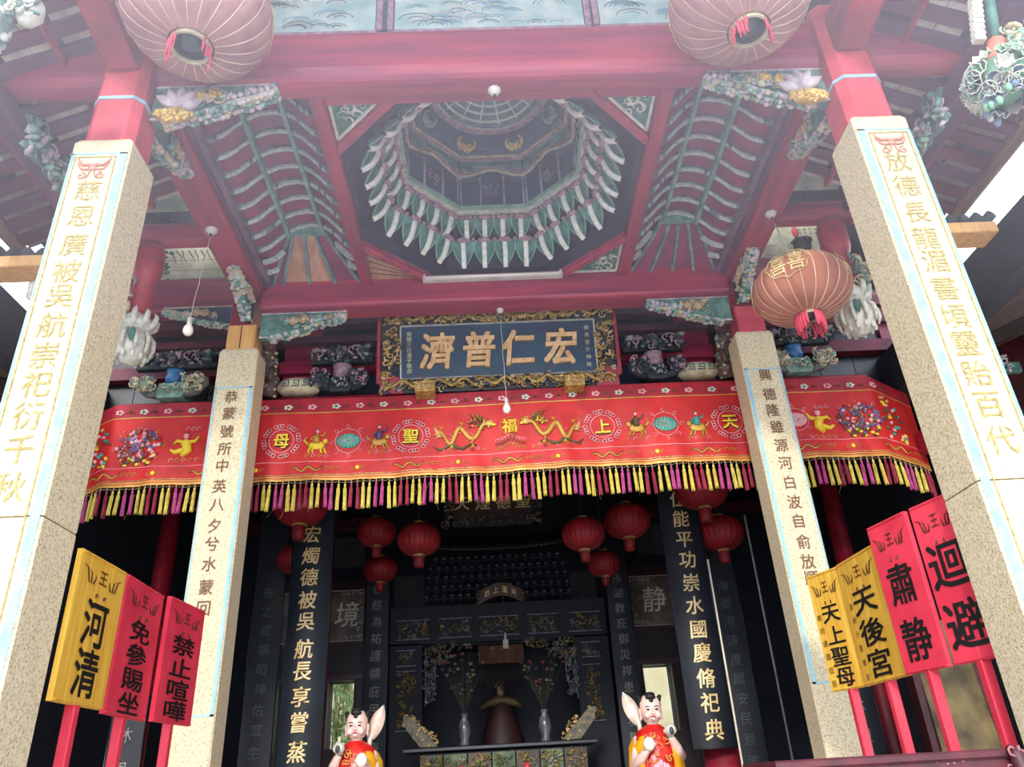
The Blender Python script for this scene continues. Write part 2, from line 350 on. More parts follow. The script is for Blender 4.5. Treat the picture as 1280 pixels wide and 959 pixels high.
# ---------------------------------------------------------------- main beams
def beam(lab, p0, p1, w, h, m, ch=.03, k=1, fix=None):
    c = (Vector(p0)+Vector(p1))/2
    t = thing('beam', lab, 'beam', None, c); MB().bar(p0, p1, w, h, ch, 0, sm=False, k=k).build('timber', m, t)
    return t
b = beam('wide red front beam across the top between the two front pillars', (-2.3, 3.82, 6.105), (2.3, 3.82, 6.105), .24, .49, REDX, .09, 4)
b2 = beam('red inner beam over the inner pillars with the lamp tube on it', (-2.3, 6.41, 5.865), (2.3, 6.41, 5.865), .27, .33, REDX, .03, 2)
beam('left side beam running from front pillar to left inner pillar', (-2.42, 3.9, 6.01), (-2.42, 6.4, 6.01), .28, .32, REDY, .03, 2)
beam('right side beam running from front pillar to right inner pillar', (2.43, 3.9, 6.01), (2.43, 6.4, 6.01), .26, .32, REDY, .03, 2)
for s, l in ((-1, 'left'), (1, 'right')):
    beam('short %s end of the front beam outside the front pillar' % l, (s*2.645, 3.82, 6.10), (s*3.95, 3.82, 6.10), .22, .44, REDX, .09, 4)
    beam('red bracket beam jutting forward over the %s front pillar' % l, (s*2.475, 3.62, 6.02), (s*2.475, 1.9, 6.30), .22, .34, RED, .03, 2)
    t = thing('inner_cheek', 'hazy purple moulded plank along the inner face of the %s side beam' % l, 'moulding', None, (s*2.24, 5.1, 6.0))
    MB().box(min(s*2.295, s*2.25), max(s*2.295, s*2.25), 3.94, 6.28, 5.90, 6.10).build('lower_plank', PURP, t)
    MB().box(min(s*2.25, s*2.2), max(s*2.25, s*2.2), 3.94, 6.28, 5.94, 6.06).build('upper_plank', mat('grey_purple', '#7f6272', '#604a5c'), t)
# bracket-beam painted cheek boards above front beam: sea-wave paintings
pb = thing('painted_frieze', 'long pale green frieze of sea-wave paintings above the front beam', 'painting', None, (0, 3.84, 6.45))
MB().box(-2.32, 2.32, 3.82, 3.9, 6.36, 7.15).build('backing_board', TEAL, pb)
PAPER = mat('pale_painting', '#c9d8cf', '#8fb9b2', rough=.7, scale=5, detail=6)
for i, (x0, x1) in enumerate(((-2.3, -.83), (-.71, .71), (.81, 2.3))):
    p = MB().box(x0+.01, x1-.01, 3.79, 3.825, 6.42, 7.1).build('painted_panel', PAPER, pb)
    m = MB(); q = random.Random(i+3)
    for _ in range(34):                                        # waves: stacked arcs
        cx = q.uniform(x0+.15, x1-.15); cz = 6.46+q.random()**1.5*.5; r = q.uniform(.05, .1)
        for rr in (r, r*.72, r*.45):
            m.tube([(cx+rr*math.cos(a)*1.3, 3.789, cz+rr*math.sin(a)*.7) for a in [math.pi*k/8 for k in range(9)]], .004, 3, q.choice((0, 1, 2)))
    m.build('wave_lines', [mat('wave_blue', '#6fb3c4', '#4f98b0', bump=0), WHITE, GREEN], p)
    m = MB(); m.box(x0-.04, x0, 3.78, 3.83, 6.40, 7.12).box(x1, x1+.04, 3.78, 3.83, 6.40, 7.12).box(x0-.04, x1+.04, 3.78, 3.83, 6.385, 6.42)
    m.build('painted_frame', PINKG, pb)
# ---------------------------------------------------------------- curved vault ceilings either side
def vz(x):                       # |x| -> height of the vault
    pts = [(2.22, 5.985), (2.16, 5.99), (2.08, 6.03), (2.0, 6.12), (1.92, 6.20), (1.82, 6.25), (1.72, 6.265), (1.62, 6.245), (1.54, 6.19), (1.46, 6.10), (1.40, 6.03), (1.33, 5.99)]
    for (a, za), (b_, zb) in zip(pts, pts[1:]):
        if b_ <= x <= a: return za+(zb-za)*(a-x)/(a-b_)
    return pts[0][1] if x > pts[0][0] else pts[-1][1]
XS = [2.22-.89*i/36 for i in range(37)]
XV = [2.22, 2.16, 2.08, 2.0, 1.92, 1.82, 1.72, 1.62, 1.54, 1.46, 1.40, 1.33]
for s, l in ((-1, 'left'), (1, 'right')):
    t = thing('curved_ceiling', None, None, None, (s*1.77, 5.1, 6.2), kind='structure')
    ribs = [3.98+.197*i for i in range(10)]
    yh = 5.77
    for i in range(len(ribs)):                                   # red ceiling boards between the ribs
        y0 = ribs[i]; y1 = ribs[i+1] if i < 9 else yh
        MB().grid(lambda u, v: (s*XS[round(u*36)], y0+(min(y1, yh)-y0)*v+.0, vz(XS[round(u*36)])+.035), 36, 1).build('ceiling_board', VRED, t)
    for y in ribs:
        m = MB(); n = len(XS); vs = []
        for x in XS:
            z = vz(x)
            vs += [(s*x, y-.016, z-.012), (s*x, y+.018, z-.012), (s*x, y+.018, z+.04), (s*x, y-.016, z+.04)]
        m.add(vs, [(i*4+j, i*4+(j+1) % 4, i*4+4+(j+1) % 4, i*4+4+j) for i in range(n-1) for j in range(4)]+[(0, 1, 2, 3), tuple(range(n*4-4, n*4))], 0)
        qq = random.Random(int(y*100))
        for i in range(2, n-3):                                  # flaking pale undersides
            x = XS[i]; dz = qq.uniform(-.0005, .0005)
            if qq.random() > .1: m.add([(s*x, y-.018, vz(x)-.014+dz), (s*XS[i+1], y-.018, vz(XS[i+1])-.014+dz), (s*XS[i+1], y+.006, vz(XS[i+1])-.016+dz), (s*x, y+.006, vz(x)-.016+dz), (s*x, y-.018, vz(x)+.010), (s*XS[i+1], y-.018, vz(XS[i+1])+.010)], [(0, 1, 2, 3), (0, 4, 5, 1)], 1)
        m.build('rib', [mat('rib_green', '#7d9691', '#4f6a76', scale=14), mat('rib_pale', '#cfd8cc', '#a0aea7', scale=30)], t)
    for xq in (1.93, 1.625):
        MB().box(s*xq-.016, s*xq+.016, 3.94, yh+.02, vz(xq)-.05, vz(xq)+.03).build('green_purlin', mat('purlin_green', '#7fa79a', '#55857c', scale=12), t)
    MB().box(min(s*1.61, s*1.945), max(s*1.61, s*1.945), yh-.01, yh+.02, 6.165, 6.24).build('end_batten', MATS['purlin_green'], t)
    # hipped end sloping down to the inner beam
    def hip(u, v, s=s):
        xa = s*(1.93-.305*u); xb = s*(2.2-.86*u); y = yh+(6.28-yh)*v
        return (xa+(xb-xa)*v, y, 6.24-.27*v**.8)
    cuts = [0, .12, .42, .72, 1] if s < 0 else [0, .25, .5, .75, 1]
    for i in range(4):
        u0, u1 = cuts[i], cuts[i+1]
        mm = BARE if False else (mat('bare_board2', '#c69a7c', '#a97c5f', rough=.7, scale=5, stretch=(3, .5, 3)) if (s < 0 and i in (1, 2)) else VRED)
        MB().grid(lambda u, v: Vector(hip(u0+(u1-u0)*u, v))+Vector((0, 0, .02)), 2, 6).build('hip_board', mm, t)
    for u in cuts:
        m = MB(); pts = [Vector(hip(u, v/8)) for v in range(9)]
        for a, b_ in zip(pts, pts[1:]): m.bar(a, b_, .03, .04, .004)
        m.build('hip_rib', MATS['rib_green'], t)
    # triangular infill planes left and right of the hip
    for xe, xo in ((1.93, 2.2), (1.625, 1.34)):
        def tri(u, v):
            y = yh+(6.28-yh)*v; xh = xe+(xo-xe)*v; x = xh+(xo-xh)*u
            return (s*x, y, vz(x)+.035 if u > 0 else max(6.24-.27*v**.8, vz(x))+.02)
        MB().grid(lambda u, v: tri(round(u*6)/6, v), 6, 8).build('valley_board', VRED, t)
        for y in (5.93, 6.09):
            v = (y-yh)/(6.28-yh); xh = xe+(xo-xe)*v; m = MB(); nn = 8
            P = [(s*(xh+(xo-xh)*k/nn), y, vz(xh+(xo-xh)*k/nn)-.0) for k in range(nn+1)]
            for a, b_ in zip(P, P[1:]): m.bar(a, b_, .026, .05, .003)
            m.build('rib', [MATS['rib_pale']], t)
# ---------------------------------------------------------------- octagonal caisson
CY = 5.1
cs = thing('caisson', 'deep octagonal carved caisson in the ceiling, stepping up to a round dome', 'caisson', None, (0, CY, 6.0))
for s in (-1, 1):
    MB().bar((s*1.275, 3.94, 5.97), (s*1.275, 6.28, 5.97), .115, .1, .01).build('frame_beam', REDY, cs)
    MB().box(min(s*1.33, s*1.30), max(s*1.33, s*1.30), 3.94, 6.28, 6.0, 6.3).build('side_board', PURP, cs)
MB().bar((-1.22, 3.99, 5.98), (1.22, 3.99, 5.98), .1, .08, .01).build('frame_beam', REDX, cs)
TRI = {}
for sx in (-1, 1):
    for sy in (-1, 1):
        a = Vector((sx*1.23, CY+sy*.60, 5.97)); b_ = Vector((sx*.66, CY+sy*1.17, 5.97))
        MB().bar(a, b_, .07, .08, .01).build('corner_beam', REDX, cs)
        P = [(sx*1.22, CY+sy*.66), (sx*.72, CY+sy*1.17), (sx*1.22, CY+sy*1.17)]
        bare = (sx < 0 and sy > 0)
        fn = lambda u, v, h: Vector((u, v, 5.985-h))
        MB().prism(P, fn, -.02).build('corner_panel', MATS['bare_board2'] if bare else GREEN, cs, 'bare unpainted corner board' if bare else None)
        if bare:
            m = MB()
            for k in range(1, 5):
                t_ = k/5; m.bar((sx*1.22, CY+sy*(.66+.5*t_), 5.982), (sx*(.72+.0)-.5*sx*0, CY+sy*1.17, 5.982), .006, .006, .001)
            m.build('board_groove', DWOOD, cs)
        else:
            m = MB()
            for a_, b2_ in ((0, 1), (1, 2), (2, 0)):
                c0 = Vector((*P[a_], 5.975)); c1 = Vector((*P[b2_], 5.975)); g_ = Vector(((P[0][0]+P[1][0]+P[2][0])/3, (P[0][1]+P[1][1]+P[2][1])/3, 5.975))
                m.bar(c0.lerp(g_, .12), c1.lerp(g_, .12), .022, .02, .003, 0)
            gx = (P[0][0]+P[1][0]+P[2][0])/3; gy = (P[0][1]+P[1][1]+P[2][1])/3
            carve(m, fn, gx-.12, gx+.12, gy-.12, gy+.12, 16, .05, [0, 1], 5, .015, lambda u, v: abs(u-gx)+abs(v-gy) < .17, .3)
            m.build('corner_carving', [WHITE, PGREEN], cs)
c8 = math.cos(math.pi/8)
def oct_ring(prof, m, name, smooth=False, close=True, mats=None):
    """prof list of (apothem, z)"""
    mb = MB(); pr = [(r/c8, z) for r, z in prof]
    if close: pr = pr+[pr[0]]
    mb.lathe(pr, 8, (0, CY, 0), 0, False, .5); return mb.build(name, m, cs)
oct_ring([(1.28, 6.03), (1.19, 6.09), (1.06, 6.34), (.99, 6.36), (.86, 6.54)], mat('bracket_backing_board', '#2c2140', '#201a33'), 'backing_slope', close=False)  # dark purple board behind the brackets
oct_ring([(.80, 6.475), (.835, 6.475), (.835, 6.52), (.80, 6.52)], WHITE, 'octagon_moulding')
oct_ring([(.775, 6.50), (.798, 6.50), (.798, 6.545), (.775, 6.545)], PGREEN, 'octagon_moulding')
oct_ring([(.835, 6.46), (.87, 6.45), (.87, 6.5), (.835, 6.5)], NAVY2, 'octagon_moulding')
def side_frame(k):                # k-th side: returns fn(u,v,apothem)
    a = math.pi/4*k
    n = Vector((math.cos(a), math.sin(a), 0)); tt = Vector((-n.y, n.x, 0))
    return lambda u, z, r: Vector((0, CY, 0))+n*r+tt*u+Vector((0, 0, z))
BRM = [mat('bracket_arm_white', '#f7f7ef', '#d3d8cf', scale=18), mat('bracket_leaf', '#6ba394', '#3b6f69', scale=12), mat('bracket_leaf_edge', '#8fbcae', '#6ba093', scale=12), PINKG, DWOOD]
def bracket(fn, sp, r0, z0, r1, z1, bud):
    m = MB()
    # petal: pointed scoop from two upper shoulders down to the tip
    def pet(u, v, off=0):
        # v 0 tip -> 1 shoulders ; u -1..1
        wv = (sp*.52)*math.sin(min(1, v*1.05)*math.pi/2)**.8
        rr = r0+(r1-r0)*v; zz = z0+(z1-z0)*v
        sag = .045*math.sin(math.pi*v)*(1-abs(u)**2)
        return fn(u*wv, zz+sag*.2+off, rr+sag+.015+off)
    m.grid(lambda a, b: pet(a*2-1, b), 6, 5, 1)
    for sg in (-1, 1):
        m.tube([pet(sg, v/6, -.004) for v in range(7)], [.004, .006, .009, .009, .009, .008, .006], 4, 2)
    # curved white arm
    P = []
    for i in range(7):
        v = i/6; P.append(fn(0, z0+(z1-z0)*v-.035*math.sin(math.pi*v)-.012, r0+(r1-r0)*v-.02*math.sin(math.pi*v)))
    for a, b in zip(P, P[1:]): m.bar(a, b, .046, .034, .008, 0, up=(fn(0, 0, 1)-fn(0, 0, 0)))
    # scalloped knob
    for du, rr in ((0, .040), (-.034, .028), (.034, .028)): m.ell(fn(du, z1-.015, r1-.012), (rr, rr, rr*.8), 3, 7, 4)
    m.ell(fn(sp/2, z1-.005, r1-.005), (.024, .024, .02), 3, 6, 4)
    if bud: m.ell(fn(0, z0-.012, r0+.005), (.02, .02, .016), 4, 6, 3)
    return m.build('bracket', BRM, cs)
for k in range(8):
    fn = side_frame(k)
    for i in range(4):
        u = (i-1.5)*.205
        f1 = lambda uu, z, r, u=u: fn(u+uu, z, r)
        bracket(f1, .205, 1.085, 6.035, .945, 6.26, True)
    for i in range(4):
        u = (i-1.5)*.178
        f1 = lambda uu, z, r, u=u: fn(u+uu, z, r)
        bracket(f1, .178, .955, 6.265, .845, 6.455, False)
    # vertical wall of the drum
    hs = .80*math.tan(math.pi/8)
    MB().prism([(-hs-.01, 6.5), (hs+.01, 6.5), (hs+.01, 7.02), (-hs-.01, 7.02)], lambda u, z, h: fn(u, z, .81+h), .02).build('drum_wall', mat('drum_blue', '#2b4460', '#1c2e45', scale=8), cs)
    for u in (-hs+.02, -.115, .115, hs-.02):
        m = MB(); m.tube([fn(u, 6.55, .795), fn(u, 6.9, .795)], .012, 6, 0); m.ell(fn(u, 6.9, .795), (.02, .02, .014), 0, 6, 3); m.build('colonnette', mat('mauve_grey', '#b3aec0', '#87829b'), cs)
    m = MB()
    for ua, ub in ((-hs+.045, -.135), (-.095, .095), (.135, hs-.045)):
        for p, q_ in (((ua, 6.57), (ub, 6.57)), ((ub, 6.57), (ub, 6.86)), ((ub, 6.86), (ua, 6.86)), ((ua, 6.86), (ua, 6.57))):
            m.bar(fn(*p, .80), fn(*q_, .80), .008, .008, .001)
    carve(m, lambda u, v, h: fn(u, v, .80-h), -.07, .07, 6.62, 6.80, 22, .022, [1, 2, 3], k, .02)
    m.build('panel_moulding', [NAVY2, PINKG, TEAL, MATS['mauve_grey']], cs)
    # cusped arch moulding and fret band
    prof = [(-hs, 6.93), (-hs+.10, 6.93), (-hs+.14, 6.945), (-.10, 6.975), (-.05, 7.0), (0, 7.008), (.05, 7.0), (.10, 6.975), (hs-.14, 6.945), (hs-.10, 6.93), (hs, 6.93)]
    m = MB()
    for p, q_ in zip(prof, prof[1:]): m.bar(fn(*p, .785), fn(*q_, .785), .03, .018, .003); m.bar(fn(p[0], p[1]+.028, .77), fn(q_[0], q_[1]+.028, .77), .02, .01, .002, 1)
    m.build('arch_moulding', [CREAM, PINKG], cs)
    for sg in (-1, 1):
        m = MB()
        for rr in (.034, .018):
            P = [(sg*(hs-.055)+a*rr, 6.99+b*rr*.8) for a, b in ((-1, -1), (1, -1), (1, 1), (-1, 1), (-1, -1))]
            m.tube([fn(*p, .782) for p in P], .004, 4, 0)
        m.build('fret_square', CREAM, cs); m = MB()
        m.tube([fn(sg*(.01+.03*j), 7.04+.012*(-1)**j, .775) for j in range(7)], .006, 4, 0); m.build('wave_line', PGREEN, cs)
    MB().prism([(-.33, 7.0), (.33, 7.0), (.30, 7.12), (-.30, 7.12)], lambda u, z, h: fn(u, z, .80-(z-7.0)*.35+h), .02).build('frieze_board', GREEN, cs)
oct_ring([(.735, 7.105), (.765, 7.105), (.765, 7.135), (.735, 7.135)], PINKG, 'upper_moulding')
oct_ring([(.715, 7.125), (.738, 7.125), (.738, 7.15), (.715, 7.15)], CREAM, 'upper_moulding')
oct_ring([(.74, 7.13), (.66, 7.17), (.58, 7.30)], mat('cove_blue', '#2c4560', '#1e3048', scale=6), 'cove', close=False)
oct_ring([(.655, 7.175), (.665, 7.165), (.672, 7.175), (.662, 7.185)], TEAL, 'cove_line')
# dome rings
dm = MB(); dm.lathe([(.60, 7.29), (.53, 7.31), (.40, 7.40), (.25, 7.46), (.02, 7.49)], 40, (0, CY, 0)); dm.build('dome', mat('dome_green', '#66887f', '#4a6a68', scale=10), cs)
def ring(r, z, w, h, m, name='dome_ring'):
    MB().lathe([(r-w/2, z-h/2), (r+w/2, z-h/2), (r+w/2, z+h/2), (r-w/2, z+h/2), (r-w/2, z-h/2)], 44, (0, CY, 0), 0, False).build(name, m, cs)
ring(.54, 7.275, .05, .03, PINKG); ring(.515, 7.285, .012, .03, WHITE)
for r, z in ((.46, 7.335), (.395, 7.375), (.33, 7.41), (.265, 7.44), (.2, 7.46)): ring(r, z, .016, .022, mat('ring_white', '#f4f6ec', '#d0d9cf')); 
for k in range(16):
    a = math.pi/8*(k+.5)
    d = Vector((math.cos(a), math.sin(a), 0)); MB().bar(Vector((0, CY, 7.325))+d*.49, Vector((0, CY, 7.455))+d*.19, .014, .012, .002).build('dome_spoke', MATS['ring_white'], cs)
m = MB()
for k in range(90):
    a = 2*math.pi*k/90; m.box(.515*math.cos(a)-.006, .515*math.cos(a)+.006, CY+.515*math.sin(a)-.006, CY+.515*math.sin(a)+.006, 7.262, 7.272)
m.build('bead_ring', WHITE, cs, kind='stuff')
# gilded bats at the eight corners of the cove
def bat(a, gold):
    m = MB(); n = Vector((math.cos(a), math.sin(a), 0)); tt = Vector((-n.y, n.x, 0))
    fn = lambda u, v, h: Vector((0, CY, 7.175))+n*(.66-v*.7-h*.4)+tt*u+Vector((0, 0, v*.6-h))
    for sg in (-1, 1):
        m.tube([fn(sg*u, v, .03) for u, v in ((.0, -.01), (.045, -.02), (.08, .02), (.085, .065), (.055, .095))], [.02, .026, .022, .016, .006], 6, 0)
        m.tube([fn(sg*u, v, .03) for u, v in ((.015, .01), (.04, .03), (.05, .055))], [.014, .014, .005], 5, 0)
        m.tube([fn(sg*u, v, .03) for u, v in ((.09, -.02), (.11, -.01), (.125, .02))], [.006, .005, .003], 4, 2)
    m.ell(fn(0, .0, .035), (.03, .03, .035), 0, 8, 5); m.ell(fn(0, -.035, .03), (.018, .014, .018), 1, 6, 4)
    carve(m, fn, -.05, .05, -.04, .05, 12, .016, [0], 1, .05)
    m.build('bat_ornament', [GOLD if gold else PGREEN, PINK if gold else TEALE, TEAL], cs, 'gilded bat' if gold else 'green and pink bat')
for k in range(8):
    a = math.pi/4*k+math.pi/8; bat(a, 0 < (a-math.pi*.3) < math.pi*.4)

# ================================================================== CARVED CORNER BRACKETS
LEAF = mat('queti_green', '#6f9488', '#3f6a63', scale=14); LOT = mat('lotus_pale', '#d9cfcf', '#a99aa6', scale=14); PEACH = mat('peach_carving', '#cfae84', '#a6845f', scale=14)
QM = [LEAF, LOT, GOLD, PEACH, NAVY2, CREAM, PGREEN]
def queti(lab, fn, L, H, th, seed, gold=True, grp=None, body=0):
    """fn(u,v,h): u 0 at the post .. L outwards, v 0 at the beam soffit going down negative, h towards viewer"""
    c = fn(L/2, -H/2, 0); t = thing('carved_bracket', lab, 'bracket', grp, c)
    prof = [(0, 0), (L, 0), (L*1.0, -H*.16), (L*.86, -H*.34), (L*.66, -H*.5), (L*.5, -H*.72), (L*.3, -H*.86), (L*.12, -H), (0, -H)]
    m = MB(); m.prism(prof, lambda u, v, h: fn(u, v, h-th/2), th, 0); m.build('backing', [LEAF if body == 0 else NAVY2], t)
    m = MB()
    for p, q_ in zip(prof, prof[1:]+prof[:1]): m.bar(fn(p[0], p[1], th/2), fn(q_[0], q_[1], th/2), .014, .016, .003, 1 if body == 0 else 5)
    m.build('rim', QM, t)
    m = MB(); ins = lambda u, v: v > -H*(1.05-.92*u/L)
    carve(m, lambda u, v, h: fn(u, v, th/2+h), L*.26, L*.98, -H*.95, -.05, 100, H*.15, ([0, 1, 5, 3, 6, 6, 0] if body == 0 else [5, 5, 1, 6, 0]), seed, .035, ins, .55)
    q = random.Random(seed+1)
    for i in range(34):                                           # leaves curling round the lower edge
        k = i/33; a = k*(len(prof)-3)+1; b = int(a); p = Vector(prof[b]).lerp(Vector(prof[b+1]), a-b)
        for hh in (th*.4, 0, -th*.4):
            m.ell(fn(p.x+q.uniform(-.01, .01), p.y-q.uniform(-.005, .02), hh+q.uniform(-.01, .01)), (.026, .022, .022), q.choice((1, 5, 6, 0)), 6, 4)
    for i in range(7): m.ell(fn(L*(.62+.055*i), -H*(.42-.045*i), th/2+.01), (.024, .02, .022), 1 if body == 0 else 5, 6, 4)
    m.build('leaf_carving', QM, t)
    m = MB()                                                      # two round blooms
    for u, v in ((.40, -.42), (.53, -.38)):
        for k in range(7):
            a = 2*math.pi*k/7; m.ell(fn(L*u+.028*math.cos(a), H*v+.028*math.sin(a), th/2+.035), (.02, .02, .02), 2 if gold else 3, 6, 4)
        m.ell(fn(L*u, H*v, th/2+.045), (.02, .02, .02), 2 if gold else 5, 6, 4)
    m.build('blooms', QM, t, 'golden blooms' if gold else 'peach blooms')
    if gold:
        m = MB(); q = random.Random(seed)                        # big pale lotus and golden chrysanthemum at the foot
        for a in (-70, -35, 0, 35, 70):
            r = math.radians(a+10); P = [fn(L*.24+k*.17*math.sin(r)/3, -H*.78+k*.17*math.cos(r)/3, th/2+.03+.012*k) for k in range(4)]
            m.tube(P, [.02, .045, .038, .004], 6, 1)
        m.build('lotus', QM, t, 'pale lotus flower')
        m = MB()
        for k in range(60):
            a = q.uniform(0, 6.28); rr = q.uniform(.0, 1)**.5
            c_ = (L*.2+.14*rr*math.cos(a), -H*1.0+.055*rr*math.sin(a))
            m.ell(fn(c_[0], c_[1], th/2+.04+.04*(1-rr)), (.022, .012, .014), 2, 5, 3, Matrix.Rotation(q.uniform(0, 3), 3, 'Y'))
        m.ell(fn(L*.2, -H*1.0, th/2+.02), (.12, .05, .045), 2, 8, 5)
        m.build('chrysanthemum', QM, t, 'golden chrysanthemum')
    return t
for s, l in ((-1, 'left'), (1, 'right')):
    queti('%s flower bracket under the front beam with golden chrysanthemum and lotus' % l, lambda u, v, h, s=s: Vector((s*(2.31-u), 3.80-h, 5.855+v)), .80, .30, .09, 11+s, True)
    queti('%s carved bracket under the inner beam with peach blooms' % l, lambda u, v, h, s=s: Vector((s*(2.31-u), 6.42-h, 5.70+v)), .80, .27, .08, 15+s, False)
    queti('carved bracket under the %s side beam just behind the front pillar' % l, lambda u, v, h, s=s: Vector((s*(2.40-h), 3.94+u, 5.85+v)), .62, .26, .08, 21+s, False)
    queti('carved bracket under the %s side beam just ahead of the inner pillar' % l, lambda u, v, h, s=s: Vector((s*(2.42-h), 6.35-u, 5.85+v)), .55, .26, .08, 25+s, False, None, 1)
    queti('dark carved bracket under the outer cross beam beside the %s inner pillar' % l, lambda u, v, h, s=s: Vector((s*(2.65+u), 6.62-h, 5.95+v)), .72, .22, .06, 31+s, False, None, 1)
# ================================================================== LAMP TUBE, HOLDERS, BULBS
t = thing('lamp_tube', 'white fluorescent lamp tube batten fixed along the inner beam', 'lamp', None, (-.03, 6.24, 5.93))
MB().bar((-.72, 6.235, 5.935), (.66, 6.235, 5.935), .07, .05, .008).build('batten', WIRE, t)
MB().tube([(-.70, 6.19, 5.925), (.64, 6.19, 5.925)], .014, 8).build('tube', BULB, t)
for x in (-.70, .64): MB().box(x-.012, x+.012, 6.17, 6.24, 5.905, 5.955).build('end_socket', WIRE, t)
def holder(lab, c, r=.045, grp=None):
    c = Vector(c); t = thing('lamp_holder', lab, 'lamp holder', grp, c)
    MB().lathe([(0, 0), (r, 0), (r*1.05, -.012), (r*.8, -.03), (r*.45, -.05), (0, -.052)], 14, c).build('ceramic_cap', WIRE, t)
    MB().lathe([(0, -.05), (.012, -.05), (.012, -.075), (0, -.075)], 8, c).build('screw', IRON, t)
    return t
holder('white lamp holder under the middle of the front beam', (.01, 3.86, 5.86)); holder('white lamp holder under the inner beam above the plaque', (.03, 6.46, 5.70), .035)
holder('white lamp holder on the left side beam above the hanging bulb', (-2.44, 5.26, 5.85), .05)
holder('white lamp holder on the right side beam above the lantern cords', (2.44, 5.3, 5.85), .05)
def bulb(lab, c, top, big=1):
    c = Vector(c); t = thing('light_bulb', lab, 'bulb', None, c); k = big
    MB().lathe([(0, -.055*k), (.02*k, -.05*k), (.036*k, -.03*k), (.04*k, -.005*k), (.034*k, .02*k), (.02*k, .045*k), (.016*k, .06*k)], 14, c).build('glass', BULB, t)
    MB().lathe([(.016*k, .055*k), (.019*k, .06*k), (.019*k, .10*k), (.012*k, .115*k), (0, .12*k)], 10, c).build('socket', WIRE, t)
    top = Vector(top); a = c+Vector((0, 0, .115*k)); m = MB()
    m.tube([a.lerp(top, i/10)+Vector((.004*math.sin(i*2.1), .003*math.cos(i*3), 0)) for i in range(11)], .003, 4); m.build('cord', WIRE, t)
bulb('clear bulb hanging on a long white cord in front of the banner centre', (.045, 6.46, 4.60), (.03, 6.46, 5.63), .95)
bulb('clear bulb hanging on a cord left of the left inner pillar', (-2.56, 5.4, 4.93), (-2.44, 5.26, 5.78), 1.05)
# ================================================================== NAME BOARD
pl = thing('name_board', 'large navy name board with gold characters 濟普仁宏 and gilt dragon frame', 'signboard', None, (0, 6.75, 5.4))
def pf(u, v, h):                  # tilted board plane, v up from its centre
    a = math.radians(-9); return Vector((u, 6.72+v*math.sin(a)-h*math.cos(a), 5.39+v*math.cos(a)-h*math.sin(a)*-1*-1))
BH, BW, FH, FW = .285, .985, .425, 1.18
m = MB(); m.prism([(-BW, -BH), (BW, -BH), (BW, BH), (-BW, BH)], pf, -.03); m.build('board', mat('board_navy', '#1d3f55', '#162f45', rough=.35, scale=4, bump=.03), pl)
m = MB()
for p, q_ in (((-BW, -BH), (BW, -BH)), ((BW, -BH), (BW, BH)), ((BW, BH), (-BW, BH)), ((-BW, BH), (-BW, -BH))): m.bar(pf(*p, .01), pf(*q_, .01), .018, .018, .003)
m.build('silver_edge', mat('silver_edge', '#c9c8bd', '#9c9b92', rough=.35, metal=.5, bump=0), pl)
for n_, (u0, u1, v0, v1) in enumerate(((-FW, FW, BH, FH), (-FW, FW, -FH, -BH), (-FW, -BW, -BH, BH), (BW, FW, -BH, BH))):
    m = MB(); m.prism([(u0, v0), (u1, v0), (u1, v1), (u0, v1)], pf, -.03); fr = m.build('frame_rail', mat('frame_dark', '#2a2a2c', '#191a1e', rough=.5), pl)
    m = MB(); n = 260 if n_ < 2 else 75
    carve(m, pf, u0+.02, u1-.02, v0+.02, v1-.02, n, .035, [0, 0, 1, 2], 40+n_, .035, None, .45)
    if n_ < 2:                                                   # sinuous dragons
        for k in (-3, -1.6, .0, 1.6, 3):
            P = [pf(k*.3+.24*(i/12-.5)*2, (v0+v1)/2+.035*math.sin(i*1.05+k), .045) for i in range(13)]
            m.tube(P, [.006+.014*math.sin(math.pi*(i+1)/14) for i in range(13)], 5, 0); m.ell(P[-1], (.028, .022, .022), 0, 6, 4)
    m.build('dragon_carving', [DGOLD, GOLDP, NAVY2], fr)
for sx in (-1, 1):
    m = MB(); m.prism([(sx*(BW-.02), -FH-.01), (sx*(FW+.01), -FH-.01), (sx*(FW+.01), -BH+.04), (sx*(BW+.06), -BH+.05), (sx*(BW-.02), -BH-.04)], pf, .02); cb = m.build('corner_block', RED, pl)
    m = MB()
    for du, dv in ((.02, -FH+.03), (.17, -BH+.02), (.04, -BH-.05)): scroll(m, pf, sx*(BW+du), dv, .028, .008, 1, 1, sx, 0, .03, 8)
    m.build('scroll_trim', WHITE, cb)
    MB().prism([(sx*(FW+.01), -FH+.1), (sx*(FW+.05), -FH+.12), (sx*(FW+.04), FH-.05), (sx*(FW+.01), FH-.03)], pf, -.03).build('red_ribbon', RED, pl)
for ch, u in zip('濟普仁宏', (-.615, -.195, .205, .63)):
    m = MB(); write(m, ch, pf, .345, .40, .022, 0, .022, u, 0, .12, th=.02); m.build('gilt_character', GOLDP, pl)
for u, st in ((-.90, '衡陽三社弟子敬獻'[:8]), (.905, '歲次壬午仲秋')):
    n = len(st)
    for i, ch in enumerate(st):
        m = MB(); write(m, ch, pf, .055, .055, .008, 0, .006, u, .20-.40*i/(n-1)); m.build('small_character', CREAM, pl)
for x in (-.735, .725):
    t = thing('support_block', 'gilt carved support block under the name board, %s one' % ('left' if x < 0 else 'right'), 'block', None, (x, 6.66, 4.93))
    MB().box(x-.095, x+.095, 6.60, 6.80, 4.89, 5.0).build('block', mat('gilt_block', '#c7a25c', '#8d6c35', scale=20), t)
    m = MB(); carve(m, XZ(6.60), x-.075, x+.075, 4.905, 4.985, 22, .024, [0, 1], 9, .012); m.build('flower_carving', [GOLDP, DGOLD], t)
